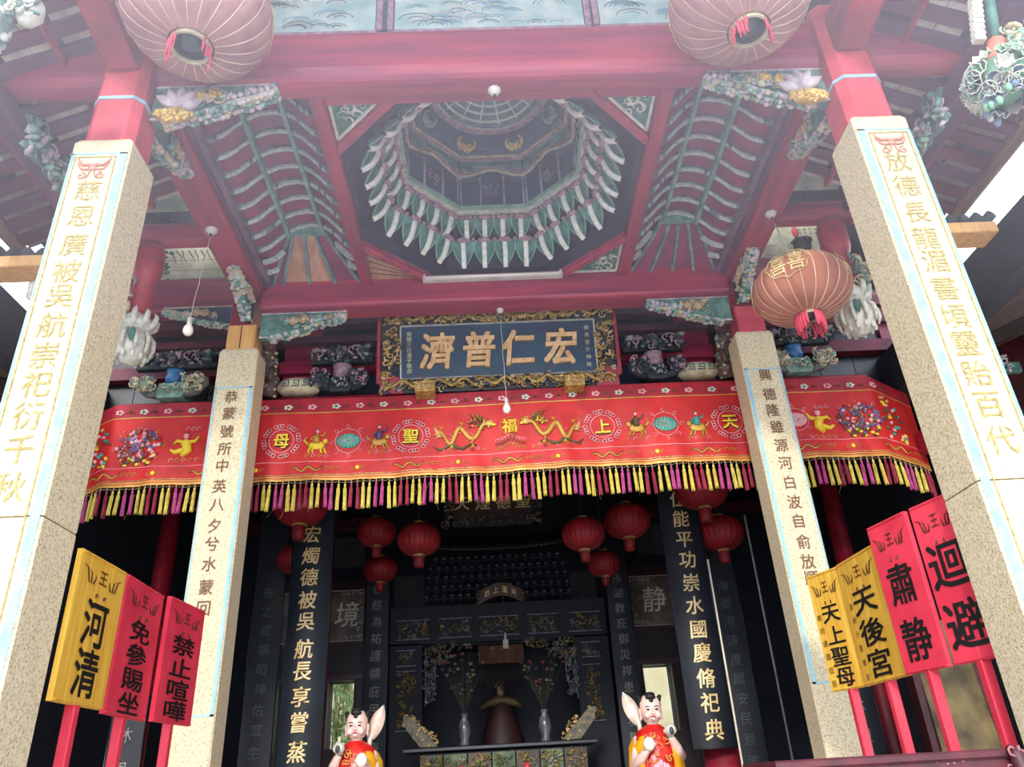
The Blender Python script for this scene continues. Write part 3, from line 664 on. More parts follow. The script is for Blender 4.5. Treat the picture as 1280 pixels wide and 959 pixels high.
# ================================================================== LOG BEAM AND BANNER
t = thing('log_beam', 'round red log beam carrying the embroidered banner', 'beam', None, (0, 6.94, 4.92))
MB().tube([(-3.76, 6.94, 4.90), (3.72, 6.94, 4.90)], .135, 18).build('log', mat('log_red', '#b8303f', '#8f2334', rough=.4, scale=3, stretch=(.5, 4, 4)), t)
bn = thing('embroidered_banner', 'long red embroidered temple banner 天上聖母 with tasselled gold hem', 'banner', None, (0, 6.78, 4.5))
def by(u, v):                     # cloth surface
    k = (4.93-v)/.82; s_ = 6.775+.014*math.sin(u*5.1+v*2)*k+.010*math.sin(u*13+1+v*5)*k+.006*math.sin(u*29)*k
    if u < -3.75: s_ += .5*(-3.75-u)
    if u > 3.7: s_ += .55*(u-3.7)
    return s_
bf = lambda u, v, h: Vector((u, by(u, v)-h, v-(max(0, u-3.7)*.18+max(0, -3.75-u)*.1)+.012*math.sin(u*1.3)))
m = MB(); m.grid(lambda a, b: bf(-4.0+8.2*a, 4.10+.70*b, 0), 260, 8); m.grid(lambda a, b: bf(-4.0+8.2*a, 4.10+.70*b, -.012), 260, 2); m.build('cloth', CLOTH, bn)
m = MB(); m.grid(lambda a, b: bf(-4.0+8.2*a, 4.80+.15*b, .001), 260, 2); m.build('top_band', CLOTHD, bn, 'dark red top band')
def strip(v, w, mt, name, h=.004, u0=-4.0, u1=4.2):
    m = MB(); m.grid(lambda a, b: bf(u0+(u1-u0)*a, v+w*(b-.5), h), 200, 1, 0); return m.build(name, mt, bn)
strip(4.80, .010, EGOLD, 'gold_line'); strip(4.285, .005, PINK, 'stitched_line'); strip(4.135, .012, EGOLD, 'gold_line'); strip(4.108, .022, EGOLD, 'hem'); strip(4.155, .008, DGOLD, 'gold_line')
def ringc(m, u, v, r, w, mi, n=22, h=.006): m.tube([bf(u+r*math.cos(2*math.pi*i/n), v+r*math.sin(2*math.pi*i/n), h) for i in range(n+1)], w, 3, mi)
EM = [EGOLD, PINK, YELE, TEALE, VIOL, OLIVE, WHITE, CLOTHD, BLACK]
for ch, u in zip('母聖上天', (-2.113, -.881, .971, 2.219)):
    m = MB(); ringc(m, u, 4.505, .118, .005, 1)
    for k in range(8):
        a = math.pi/4*k+.2; cu, cv = u+.165*math.cos(a), 4.505+.155*math.sin(a)
        for sg in (-1, 0, 1): ringc(m, cu+sg*.030*math.sin(a), cv-sg*.030*math.cos(a), .019, .005, 1, 8)
        m.tube([bf(cu+.045*math.sin(a)*t_, cv-.045*math.cos(a)*t_, .006) for t_ in (-1, 0, 1)], .004, 3, 5)
    m.build('cloud_wreath', EM, bn)
    m = MB(); write(m, ch, bf, .165, .165, .03, 8, .006, u+.006, 4.498); write(m, ch, bf, .16, .16, .018, 2, .010, u, 4.505); m.build('banner_character', EM, bn, 'gold character on the banner')
def lotus(u, v, r, mc):
    m = MB(); ringc(m, u, v, r*1.0, .004, 1)
    for k in range(18):
        a = 2*math.pi*k/18
        for rr, w in ((.62, .022), (.36, .02)):
            m.ell(bf(u+r*rr*math.cos(a+rr*3)*1.2, v+r*rr*math.sin(a+rr*3)*.8, .006), (w*1.15, .006, w*.8), mc, 6, 3)
    m.ell(bf(u, v, .006), (r*.85, .005, r*.55), mc, 14, 4)
    for k in range(16):
        a = 2*math.pi*k/16; m.tube([bf(u+r*q_*math.cos(a)*.95, v+r*q_*math.sin(a)*.62, .013) for q_ in (.15, .5, .85)], .0028, 3, 6)
    for k in range(8):
        a = math.pi/4*k; scroll(m, bf, u+r*1.25*math.cos(a), v+r*1.2*math.sin(a), .026, .004, 1, a, 1, 1, .006, 8, 3)
    m.build('lotus_roundel', EM, bn)
lotus(-1.478, 4.49, .125, 3); lotus(1.583, 4.50, .125, 3); lotus(2.86, 4.50, .12, 1)
def rider(u, v, c1, c2, sg, seed):
    m = MB(); q = random.Random(seed)
    m.ell(bf(u, v-.05, .008), (.085, .008, .045), c1, 8, 4)                            # mount
    m.ell(bf(u+sg*.075, v-.005, .008), (.028, .008, .028), c1, 6, 4)
    for k in (-.06, -.03, .035, .065): m.tube([bf(u+k, v-.07, .008), bf(u+k*1.25, v-.115, .008), bf(u+k*1.25+.015*sg, v-.13, .008)], [.013, .009, .007], 4, c1)
    m.tube([bf(u-sg*.08, v-.04, .008), bf(u-sg*.12, v+.0, .008), bf(u-sg*.10, v+.04, .008)], [.01, .012, .003], 4, c1)
    m.tube([bf(u, v-.03, .012), bf(u-.003, v+.03, .014), bf(u, v+.065, .012)], [.032, .030, .014], 6, c2)       # rider's robe
    m.tube([bf(u-.025, v+.045, .012), bf(u-.055, v+.02, .012), bf(u-.03, v-.005, .012)], .010, 4, c2)
    m.tube([bf(u+.025, v+.045, .012), bf(u+.06, v+.05, .012), bf(u+.075, v+.085, .012)], .009, 4, c2)
    m.ell(bf(u, v+.095, .012), (.018, .01, .02), 1, 6, 4); m.ell(bf(u, v+.116, .012), (.018, .009, .009), 5, 6, 3)
    for k in range(4): scroll(m, bf, u-.09+.06*k, v-.16, .024, .004, 1, 0, 1, k % 2, .006, 7, 3)
    m.build('embroidered_rider', EM, bn)
rider(-1.775, 4.50, 2, 0, 1, 1); rider(-1.181, 4.52, 0, 4, 1, 2); rider(1.301, 4.52, 0, 5, -1, 3); rider(1.89, 4.50, 0, 3, -1, 4)
def child(u, v, sg):
    m = MB(); m.tube([bf(u-.02*sg, v-.11, .01), bf(u+.03*sg, v-.05, .012), bf(u+.01*sg, v+.02, .012), bf(u-.0, v+.06, .01)], [.022, .045, .05, .018], 6, 2)
    m.tube([bf(u, v-.04, .01), bf(u-.09*sg, v-.07, .01), bf(u-.13*sg, v-.04, .01)], [.03, .022, .014], 5, 2)
    m.tube([bf(u, v+.03, .01), bf(u+.09*sg, v+.04, .01), bf(u+.12*sg, v+.09, .01)], [.022, .018, .01], 5, 2)
    m.tube([bf(u, v+.03, .01), bf(u-.08*sg, v+.05, .01), bf(u-.11*sg, v+.02, .01)], [.022, .018, .01], 5, 2)
    m.ell(bf(u+.0, v+.1, .012), (.03, .012, .032), 1, 8, 5); m.ell(bf(u, v+.125, .012), (.02, .01, .012), 8, 6, 3)
    for k in range(5): scroll(m, bf, u-.12+.06*k, v-.15, .026, .0045, 1, 0, sg, 0 if k % 2 else 1, .006, 7, 3)
    for k in range(3): scroll(m, bf, u+.05*k, v+.17, .026, .0045, 1, 0, sg, 1, .006, 7, 3)
    m.build('embroidered_child', EM, bn)
child(-3.02, 4.49, 1); child(3.09, 4.47, -1)
def peony(u, v, seed):
    m = MB(); q = random.Random(seed)
    for k in range(110):
        a = q.uniform(0, 6.28); r = .17*math.sqrt(q.random())
        m.ell(bf(u+r*1.25*math.cos(a), v+r*math.sin(a), .008), (.026, .006, .02), q.choice((4, 4, 5, 7, 1)), 6, 3, Matrix.Rotation(q.uniform(0, 3), 3, 'Y'))
    for k in range(18): m.ell(bf(u-.16+.32*k/17, v-.15+.04*math.cos(k*1.1), .009), (.024, .006, .016), 2 if k % 2 else 5, 6, 3)
    for k in range(26): m.ell(bf(u+q.uniform(-.17, .17), v+q.uniform(-.12, .16), .016), .008, q.choice((0, 1, 6, 2)), 5, 3)
    for k in range(8): scroll(m, bf, u+.24*math.cos(k*.8), v+.19*math.sin(k*.8), .025, .004, 1, k, 1, q.choice((0, 1)), .006, 7, 3)
    m.build('embroidered_peony_vase', EM, bn)
peony(-3.46, 4.50, 1); peony(3.50, 4.50, 2)
for sg in (-1, 1):                                              # two dragons facing the centre
    m = MB(); N = 34; q = random.Random(3); c0 = .055
    P = [(sg*(.20+.50*(i/N)**.9)+c0, 4.475+.095*math.sin(i*.42+1.0)*(.75+.25*math.cos(i*.3))+.03*(1-i/N)) for i in range(N+1)]
    m.tube([bf(u, v, .008) for u, v in P], [.010+.016*math.sin(math.pi*(1-i/N)*.85) for i in range(N+1)], 5, 0)
    m.tube([bf(u, v-.012, .013) for u, v in P], .006, 4, 5); m.tube([bf(u, v+.016, .010) for u, v in P], .004, 3, 2)
    hu, hv = sg*.26+c0, 4.60
    for k in range(46):                                          # mane and head curls
        a = q.uniform(0, 6.28); r = q.random()**.6
        m.ell(bf(hu+.13*r*math.cos(a), hv+.06*r*math.sin(a), .012+.006*q.random()), (.018, .005, .009), q.choice((0, 0, 5, 2, 5)), 5, 3, Matrix.Rotation(q.uniform(0, 3), 3, 'Y'))
    m.ell(bf(hu-sg*.085, hv+.0, .014), (.045, .010, .032), 0, 8, 5); m.ell(bf(hu-sg*.125, hv-.02, .014), (.024, .009, .014), 2, 6, 4); m.ell(bf(hu-sg*.09, hv+.015, .022), .008, 6, 6, 4)
    for k in range(6): m.tube([bf(hu+sg*(.02*k-.04), hv+.03, .012), bf(hu+sg*(.02*k+.0), hv+.08+.012*(k % 3), .012), bf(hu+sg*(.02*k+.03), hv+.10, .010)], [.007, .005, .001], 3, (0, 5)[k % 2])
    for i in (7, 14, 21, 28):
        u, v = P[i]; dn = -1 if i % 2 else 1
        m.tube([bf(u, v, .01), bf(u+sg*.035, v+dn*.045, .012), bf(u+sg*.02, v+dn*.075, .012)], [.012, .009, .007], 4, 0)
        for k in (-1, 0, 1): m.tube([bf(u+sg*.02, v+dn*.075, .012), bf(u+sg*.02+.026*k, v+dn*.10, .012)], [.006, .002], 3, 2)
        for k in (-1, 1): m.tube([bf(u, v+.01, .01), bf(u+sg*.04, v+.03*k+.02, .01), bf(u+sg*.09, v+.05*k+.02, .008)], [.004, .003, .001], 3, 1)
    u, v = sg*.66+c0, 4.50
    for k in range(5): m.tube([bf(u-sg*.02, v-.02, .01), bf(u+sg*.03, v+.018*(k-2)+.02, .01), bf(u+sg*.05+.012*sg*(k % 2), v+.045*(k-2)+.05, .01)], [.009, .008, .002], 4, 1 if k % 2 else 0)
    P2 = [(sg*(.30+.42*i/12)+c0, 4.37+.022*math.sin(i*1.1)) for i in range(13)]
    m.tube([bf(a, b, .008) for a, b in P2], [.006+.010*math.sin(math.pi*i/12) for i in range(13)], 4, 5)
    for k in range(9): ringc(m, sg*(.24+.055*k)+c0, 4.335+.018*(k % 2), .014, .0035, (0, 1, 5)[k % 3], 7)
    m.build('embroidered_dragon', EM, bn)
m = MB(); write(m, '福', bf, .15, .15, .015, 2, .01, .07, 4.56); ringc(m, .07, 4.56, .09, .004, 0)
for k in range(9):
    for j in range(3): scroll(m, bf, .07-.13+.0325*k, 4.32+.045*j+.05*math.exp(-((k-4)/2)**2), .022, .004, .9, 0, 1, (0, 5, 1)[j], .006, 7, 3)
m.build('centre_emblem', EM, bn)
for i in range(33):                                              # small flowers and leaves of the top band
    u = -3.7+.232*i; m = MB()
    for k in range(5): m.ell(bf(u+.028*math.cos(k*1.256), 4.862+.018*math.sin(k*1.256), .006), (.02, .006, .014), 6 if i % 2 else 1, 6, 3)
    m.ell(bf(u, 4.858, .012), (.012, .006, .01), 5, 5, 3)
    m.tube([bf(u+.06+.016*k, 4.85+.012*(k % 2), .005) for k in range(6)], .004, 3, 5); m.ell(bf(u+.10, 4.872, .006), (.016, .004, .008), 5, 5, 3)
    m.build('band_flower', EM, bn)
for i in range(17):                                              # lower band: small dragons and pearls
    u = -3.75+.474*i; m = MB()
    if i % 2:
        m.ell(bf(u, 4.215, .006), (.022, .006, .022), 2, 8, 4)
        for k in (-1, 1): scroll(m, bf, u+k*.05, 4.21, .022, .004, .9, 0, k, 0, .006, 7, 3)
    else:
        P = [(u-.15+.3*k/12, 4.21+.022*math.sin(k*1.15)) for k in range(13)]
        m.tube([bf(a, b, .007) for a, b in P], [.003+.008*math.sin(math.pi*(k+.5)/13.5) for k in range(13)], 4, 0); m.tube([bf(a, b+.014, .006) for a, b in P], .003, 3, 5)
    m.build('hem_dragon' if i % 2 == 0 else 'hem_pearl', EM, bn)
for i in range(9):
    u = -3.51+.948*i
    m = MB()
    for k in (-.05, 0, .05): scroll(m, bf, u+k, 4.215, .026, .004, 1, 0, 1, 0, .006, 7, 3)
    m.build('hem_cloud', EM, bn)
for sx in (-3.86, 3.86):
    m = MB(); q = random.Random(5)
    for k in range(30): m.ell(bf(sx+q.uniform(-.12, .12), q.uniform(4.3, 4.75), .008), (.026, .006, .018), q.choice((0, 5, 3, 2, 1)), 6, 3, Matrix.Rotation(q.uniform(0, 3), 3, 'Y'))
    m.build('end_flowers', EM, bn)
# tassels, one object each
tm = {}
for key, mt in (('y', TY), ('p', TP), ('r', TR)):
    for var in range(3):
        m = MB(); q = random.Random(var); L_ = .235+.012*var
        m.tube([(0, 0, .035), (.001, 0, 0), (0, 0, -.02)], .003, 4, 1); m.ell((0, 0, -.03), (.012, .012, .018), 0, 6, 4)
        m.tube([(0, 0, -.035), (.003*var, 0, -.10), (-.004*var, .002, -L_)], [.009, .0145, .0155], 6, 0, False)
        for k in range(5):
            a = k*1.256; m.tube([(.012*math.cos(a), .012*math.sin(a), -.06), (.014*math.cos(a), .014*math.sin(a), -L_-.012)], .0045, 3, 0, False)
        me = bpy.data.meshes.new('tassel'); me.from_pydata([tuple(v) for v in m.v], [], m.f); me.materials.append(mt); me.materials.append(WIRE)
        me.polygons.foreach_set('material_index', m.m); tm[key, var] = me
pat = 'ppyyrryy'; q = random.Random(2); u = -3.97; i = 0
while u < 4.18:
    if not (-.96 < u < -.93):
        o = bpy.data.objects.new('tassel', tm[pat[i % 8], q.randrange(3)]); COL.objects.link(o); o.parent = bn; o.matrix_parent_inverse = bn.matrix_basis.inverted()
        o.location = bf(u, 4.08, -.004); o.rotation_euler = (q.uniform(-.04, .04), q.uniform(-.05, .05), q.uniform(0, 6))
    u += .0575+q.uniform(-.004, .004); i += 1
m = MB(); q = random.Random(8)                                    # loose threads and looped lace between the tassels
m.tube([bf(-3.97+.0144*k, 4.088-.012*abs(math.sin(k*math.pi/4)), -.002) for k in range(566)], .0035, 3, 0)
for k in range(22):
    u = q.uniform(-3.5, 3.9); m.tube([bf(u, 4.02, .02), bf(u+q.uniform(-.06, .06), 3.92, .03), bf(u+q.uniform(-.12, .12), q.uniform(3.72, 3.85), .02)], .0015, 3, 0)
m.build('lace_edge', DGOLD, bn, kind='stuff')
# ================================================================== BRACKET SETS ON THE LOG BEAM
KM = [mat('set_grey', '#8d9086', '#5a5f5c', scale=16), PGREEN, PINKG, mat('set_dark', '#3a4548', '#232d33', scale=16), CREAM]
def bracket_set(x, lab, vase, grp=None, y=6.9, k=1):
    t = thing('bracket_set', lab, 'bracket set', grp, (x, y, 5.03))
    f = XZ(y-.13)
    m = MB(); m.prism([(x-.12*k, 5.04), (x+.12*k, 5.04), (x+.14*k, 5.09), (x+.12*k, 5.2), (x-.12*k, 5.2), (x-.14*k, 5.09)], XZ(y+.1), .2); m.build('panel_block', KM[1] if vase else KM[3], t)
    m = MB(); carve(m, f, x-.09*k, x+.09*k, 5.07, 5.18, 26, .028, [1, 4, 0], 3, .02); m.build('panel_carving', KM if vase else KM[2:]+KM[:2], t)
    for sg in (-1, 1):
        m = MB(); carve(m, f, min(x+sg*.14*k, x+sg*.34*k), max(x+sg*.14*k, x+sg*.34*k), 5.08, 5.24, 70, .036, [4, 4, 4, 1, 0] if vase else [2, 3, 3], 7+sg, .08)
        m.tube([(x+sg*.13*k, y-.05, 5.10), (x+sg*.24*k, y-.06, 5.12), (x+sg*.34*k, y-.07, 5.2), (x+sg*.33*k, y-.06, 5.27)], [.05, .05, .04, .02], 6, 0 if vase else 3)
        m.build('scroll_wing', KM, t)
    m = MB(); m.lathe([(.05, 0), (.085, .02), (.10, .07), (.085, .12), (.095, .14), (.1, .16), (.03, .16)], 14, (x, y-.02, 5.205), 0, True); m.build('vase_block' if vase else 'drum_block', BVASE if vase else KM[2], t, 'glossy blue vase' if vase else None)
    m = MB(); carve(m, f, x-.36*k, x+.36*k, 5.36, 5.50, 80, .042, [0, 3, 3, 2], 17, .07); m.bar((x-.4*k, y-.02, 5.42), (x+.4*k, y-.02, 5.42), .08, .06, .01, 3); m.build('upper_arm', KM, t)
    for dx in (-.3, 0, .3):
        MB().lathe([(.035, 0), (.06, .04), (.05, .09), (.03, .09)], 4, (x+dx*k, y-.05, 5.48), 0, False, .5).build('bearing_block', [KM[2] if dx == 0 else TEAL][0], t)
bracket_set(-3.27, 'carved bracket set with blue vase above the banner left of the left inner pillar', True)
bracket_set(3.05, 'carved bracket set with blue vase above the banner right of the right inner pillar', True)
bracket_set(-1.60, 'dark carved bracket set just left of the name board', False, None, 6.92, .78)  # sets without a vase use darker carving colours
bracket_set(1.60, 'dark carved bracket set just right of the name board', False, None, 6.92, .78)
for s, l in ((-1, 'left'), (1, 'right')):
    x = s*2.02; t = thing('fret_stool', 'pale oval bearing block with key-fret pattern beside the %s inner pillar' % l, 'block', None, (x, 6.86, 5.04))
    m = MB(); vs = []
    for r, z in ((.12, 5.04), (.17, 5.08), (.17, 5.13), (.15, 5.17), (.10, 5.17)):
        for j in range(20): a = 2*math.pi*j/20; vs.append((x+r*1.25*math.cos(a), 6.86+r*.8*math.sin(a), z))
    m.add(vs, [(i*20+j, i*20+(j+1) % 20, i*20+20+(j+1) % 20, i*20+20+j) for i in range(4) for j in range(20)]+[tuple(range(19, -1, -1)), tuple(range(80, 100))], 0, True); m.build('oval_block', CREAM, t)
    m = MB(); f = XZ(6.72)
    for dx in (-.1, 0, .1):
        P = [(-.035, -.03), (.035, -.03), (.035, .03), (-.015, .03), (-.015, -.005), (.015, -.005)]
        m.tube([f(x+dx+a, 5.105+b, 0) for a, b in P], .006, 4)
    m.build('key_fret', TEAL, t)
    x = s*2.32; t = thing('lion_carving', 'carved brown and grey lion strut against the %s inner pillar' % l, 'carving', None, (x, 6.85, 5.0))
    m = MB(); P = [(x, 6.84, 5.02), (x-s*.03, 6.80, 5.15), (x-s*.02, 6.77, 5.3), (x+s*.0, 6.74, 5.44), (x-s*.03, 6.66, 5.52)]
    m.tube(P, [.09, .10, .085, .08, .06], 9, 0); m.ell((x-s*.03, 6.62, 5.5), (.085, .08, .08), 0, 9, 6); m.ell((x-s*.04, 6.55, 5.47), (.045, .045, .035), 0, 7, 4)
    for sg in (-1, 1): m.tube([(x+sg*.05, 6.76, 5.3), (x+sg*.08, 6.66, 5.22), (x+sg*.07, 6.64, 5.1)], [.04, .03, .03], 6, 0)
    q = random.Random(4)
    for _ in range(70):
        i = q.randrange(4); c = Vector(P[i]).lerp(Vector(P[i+1]), q.random()); a = q.uniform(0, 6.28)
        m.ell(c+Vector((.085*math.cos(a), -.085*abs(math.sin(a)), q.uniform(-.03, .03))), (.022, .02, .018), q.choice((1, 1, 2)), 5, 3)
    m.build('lion_body', [mat('lion_brown', '#6d5146', '#49362f', scale=10), KM[0], CREAM], t)

# ================================================================== SIDE EAVES (left and right lean-to roofs)
HAZE = None
def side_roof(s, l):
    rz = lambda x: 6.24-.47*(x-2.65)
    t = thing('ceiling_%s' % l, None, None, None, (s*3.3, 4.1, 6.0), kind='structure')
    def slope(x0, x1, y0, y1, dz0, dz1, m, name, par=t, mi=0):
        mb = MB(); vs = []
        for x in (x0, x1):
            for y in (y0, y1):
                for dz in (dz0, dz1): vs.append((s*x, y, rz(x)+dz))
        mb.add(vs, [(0, 2, 3, 1), (4, 5, 7, 6), (0, 1, 5, 4), (2, 6, 7, 3), (0, 4, 6, 2), (1, 3, 7, 5)], 0); return mb.build(name, m, par)
    q = random.Random(3 if s < 0 else 4); y = 2.55; i = 0
    while y < 5.15:
        slope(2.66, 3.95, y, y+.105, 0, .05, mat('eave_red', '#6e2c3f', '#4d2233', rough=.6, scale=6) if i % 3 else PURP, 'rafter')
        for a, b_ in ((2.70, 2.93), (2.97, 3.12), (3.12, 3.29), (3.49, 3.66), (3.66, 3.92)):
            if q.random() > .12: slope(a+.004, b_-.004, y+.105, y+.178, .035+q.uniform(0, .012), .055, TILE if a < 3.4 else (TILEB if s > 0 or q.random() < .5 else TILE), 'roof_tile')
        y += .178; i += 1
    slope(2.66, 3.95, 2.5, 5.2, .058, .10, DWOOD, 'roof_deck')
    MB().bar((s*2.95, 2.5, rz(2.95)-.03), (s*2.95, 5.2, rz(2.95)-.03), .035, .06, .006).build('red_batten', RED, t)
    MB().bar((s*3.39, 2.45, rz(3.39)-.11), (s*3.39, 5.25, rz(3.39)-.11), .19, .18, .05, k=3).build('purlin', PURP, t)
    MB().bar((s*3.53, 2.5, rz(3.53)-.03), (s*3.53, 5.2, rz(3.53)-.03), .03, .05, .006).build('red_batten', RED, t)
    MB().bar((s*3.94, 2.45, rz(3.94)-.02), (s*3.94, 5.25, rz(3.94)-.02), .035, .13, .005).build('fascia', mat('pale_fascia', '#9d7d63', '#7d6250', scale=5, stretch=(4, .5, 4)), t)
    # carved support at the pillar side of the purlin
    m = MB(); f = YZ(s*3.27, -s); carve(m, f, 3.95, 4.5, 5.55, 5.85, 70, .05, [0, 1, 2], 6, .05); m.prism([(3.95, 5.86), (4.5, 5.86), (4.45, 5.7), (4.1, 5.6)], f, -.04, 0); m.build('purlin_carving', [LEAF, LOT, PGREEN], t)
    return t
side_roof(-1, 'left'); side_roof(1, 'right')
for s, l in ((-1, 'left'), (1, 'right')):
    t = thing('wall_plate', 'yellow new-wood plate end with broken tiles on it, %s side' % l, 'timber', None, (s*3.65, 4.85, 5.18))
    MB().bar((s*3.35, 4.84, 5.18), (s*3.92, 4.84, 5.18), .22, .10, .008).build('plate', WOOD, t)
    q = random.Random(s+5)
    for k in range(5):
        x = 3.42+.11*k; m = MB(); m.grid(lambda a, b: (s*(x+.1*a), 4.74+.2*b, 5.24+.05*math.sin(math.pi*a)+.02*k*.5), 5, 1); m.grid(lambda a, b: (s*(x+.1*a), 4.74+.2*b, 5.252+.05*math.sin(math.pi*a)+.02*k*.5), 5, 1)
        m.build('broken_tile', mat('bluish_tile', '#7d8b98', '#596775', scale=8), t)
    m = MB(); m.tube([(s*3.50, 4.9, 5.12), (s*3.56, 4.88, 5.05), (s*3.56, 4.88, 4.95), (s*3.50, 4.88, 4.88), (s*3.45, 4.9, 4.9)], [.03, .035, .03, .02, .01], 6); m.build('white_hook', WHITE, t)
    # eaves beam of the side gallery and its rising plank roof
    g = thing('gallery_roof', 'dark side gallery eave with brown plank roof at the %s edge' % l, 'roof', None, (s*4.6, 5, 5.1))
    MB().bar((s*4.2, 2.4, 5.12), (s*4.2, 9, 5.12), .2, .5, .02).build('eave_beam', SLATE, g)
    q = random.Random(3)
    for k in range(24):
        y = 2.4+.275*k; m = MB(); vs = []
        for x in (4.3, 6.6):
            for yy in (y, y+.262):
                for dz in (0, .03): vs.append((s*x, yy, 4.92+(x-4.3)*.42+dz+q.uniform(0, .008)))
        m.add(vs, [(0, 2, 3, 1), (4, 5, 7, 6), (0, 1, 5, 4), (2, 6, 7, 3), (0, 4, 6, 2), (1, 3, 7, 5)]); m.build('plank', mat('brown_plank', '#6b5348', '#47372f', rough=.8, scale=4, stretch=(.5, 5, 1)), g)
    for y in (5.0, 6.3): MB().bar((s*4.3, y, 4.86), (s*6.6, y, 5.82), .1, .12, .02).build('roof_rafter', DWOOD, g)
    MB().box(min(s*6.6, s*6.7), max(s*6.6, s*6.7), -3, 9, 0, 6).build('gallery_wall', mat('limewash', '#cfcabb', '#b1ab9b', rough=.9), g)
    MB().box(min(s*4.6, s*6.6), max(s*4.6, s*6.6), 7.0, 7.12, 0, 5.9).build('end_wall', DRED, g)
    MB().bar((s*4.1, 6.9, 4.25), (s*6.6, 6.9, 4.25), .16, .22, .03).build('red_lintel', RED, g)
    m = MB(); carve(m, XZ(6.4), min(s*4.45, s*4.85), max(s*4.45, s*4.85), 4.72, 4.88, 30, .05, [0, 1], 3, .06); m.bar((s*4.3, 6.45, 4.8), (s*5.0, 6.45, 4.8), .08, .12, .02, 1); m.build('eave_carving', [LOT, LEAF], g)
# ================================================================== HANGING POSTS WITH LOTUS PENDANTS
for s, l in ((-1, 'left'), (1, 'right')):
    x = s*3.1; t = thing('hanging_post', 'red hanging post ending in a white carved lotus pendant, %s side bay' % l, 'post', None, (x, 5.6, 5.7))
    MB().tube([(x, 5.6, 5.18), (x, 5.6, 5.58), (x, 5.6, 5.60), (x, 5.6, 5.68), (x, 5.6, 5.86), (x, 5.6, 5.96)], [.085, .09, .11, .13, .13, .105], 18).build('post', MATS['log_red'], t)
    m = MB(); c = Vector((x, 5.6, 0))
    m.lathe([(.07, 5.22), (.12, 5.17), (.145, 5.10), (.12, 5.05), (.10, 5.03), (.13, 4.98), (.145, 4.90), (.12, 4.82), (.07, 4.76), (.02, 4.74), (0, 4.74)], 12, c)
    for k in range(10):
        a = 2*math.pi*k/10; d = Vector((math.cos(a), math.sin(a), 0))
        m.tube([c+d*.10+Vector((0, 0, 5.06)), c+d*.15+Vector((0, 0, 5.12)), c+d*.165+Vector((0, 0, 5.19)), c+d*.14+Vector((0, 0, 5.235))], [.02, .03, .022, .003], 5)
        a += .3; d = Vector((math.cos(a), math.sin(a), 0))
        m.tube([c+d*.12+Vector((0, 0, 5.03)), c+d*.165+Vector((0, 0, 4.96)), c+d*.17+Vector((0, 0, 4.88)), c+d*.15+Vector((0, 0, 4.82))], [.014, .022, .018, .008], 5)
        m.ell(c+d*.115+Vector((0, 0, 4.80)), (.022, .022, .04), 0, 6, 4)
    m.ell(c+Vector((.06*-s, -.15, 4.95)), (.03, .02, .07), 1); m.build('lotus_pendant', [WHITE, GREEN], t, 'white lotus pendant')
    m = MB(); carve(m, XZ(5.5), min(x+s*.02, x+s*.24), max(x+s*.02, x+s*.24), 5.2, 5.5, 26, .05, [0, 1], 8, .06); m.tube([(x+s*.08, 5.6, 5.5), (x+s*.17, 5.55, 5.4), (x+s*.14, 5.55, 5.25)], [.03, .045, .02], 6); m.build('side_spray', [CREAM, LEAF], t)
    # red beams and painted board of the side bay
    beam('red cross beam of the %s side bay that the lotus post hangs from' % l, (s*2.575, 5.6, 6.07), (s*3.95, 5.6, 6.07), .14, .21, REDX, .03, 2)
    beam('deep red beam of the %s side bay under the painted board' % l, (s*2.64, 6.75, 6.16), (s*3.95, 6.75, 6.16), .2, .42, REDX, .04, 2)
    p = thing('painted_board', ('white painted board with black brush strokes in the left side bay' if s < 0 else 'white painted board with an urn and columns of writing in the right side bay'), 'painting', None, (s*3.25, 6.72, 6.6))
    MB().box(min(s*2.62, s*3.62), max(s*2.62, s*3.62), 6.70, 6.74, 6.37, 6.80).build('board', mat('painted_white', '#d9d6bd', '#b3b294', rough=.8, scale=8), p)
    f = XZ(6.70); m = MB(); q = random.Random(5)
    if s < 0:
        for k in range(13): u = -3.48+.065*k; m.tube([f(u, 6.76, .002), f(u+.02+.05*q.random(), 6.68, .002), f(u+.05+.06*q.random(), 6.60-.03*q.random(), .002)], [.009, .006, .001], 3)
        for z in (6.63, 6.5): m.tube([f(-3.5, z, .001), f(-2.75, z, .001)], .002, 3)
        carve(m, f, -3.6, -3.45, 6.38, 6.75, 26, .035, [1], 2, .01)
        carve(m, f, -2.85, -2.7, 6.42, 6.6, 14, .03, [1], 2, .01)
        m.build('brush_strokes', [BLACK, GREEN], p)
    else:
        for k in range(6):
            for j in range(4 if k < 3 else 2): write(m, '春山水月風花竹石清'[(k*2+j) % 9], f, .045, .045, .0, 0, .003, 3.32+.06*k, 6.75-.055*j)
        m.lathe([(.05, 6.42), (.08, 6.45), (.10, 6.5), (.09, 6.55), (.12, 6.57), (.10, 6.575)], 14, (3.36, 6.69, 0), 0); m.ell(f(3.33, 6.72, .0), (.04, .02, .08), 2, 6, 4)
        m.tube([f(2.7, 6.55, .002), f(2.9, 6.52, .002), f(3.1, 6.56, .002)], .003, 3)
        m.build('brush_writing', [IRON, GREEN, FRINGE], p)
    # mossy carved gable board higher up and a red drum block
    c = thing('gable_board', 'pale green and white carved board high between the %s side beam and eave' % l, 'carving', None, (s*2.9, 5.4, 6.5))
    m = MB(); m.grid(lambda a, b: (s*(2.62+.55*a), 5.40-.12*math.sin(math.pi*b), 6.18+.62*b), 4, 6); m.build('curved_board', mat('mossy_board', '#b9bba2', '#6f8068', scale=6), c)
    m = MB(); carve(m, XZ(5.28), min(s*2.64, s*3.15), max(s*2.64, s*3.15), 6.2, 6.7, 26, .06, [0, 1], 12, .04); m.build('painted_leaves', [LEAF, CREAM], c)
MB().build if False else None
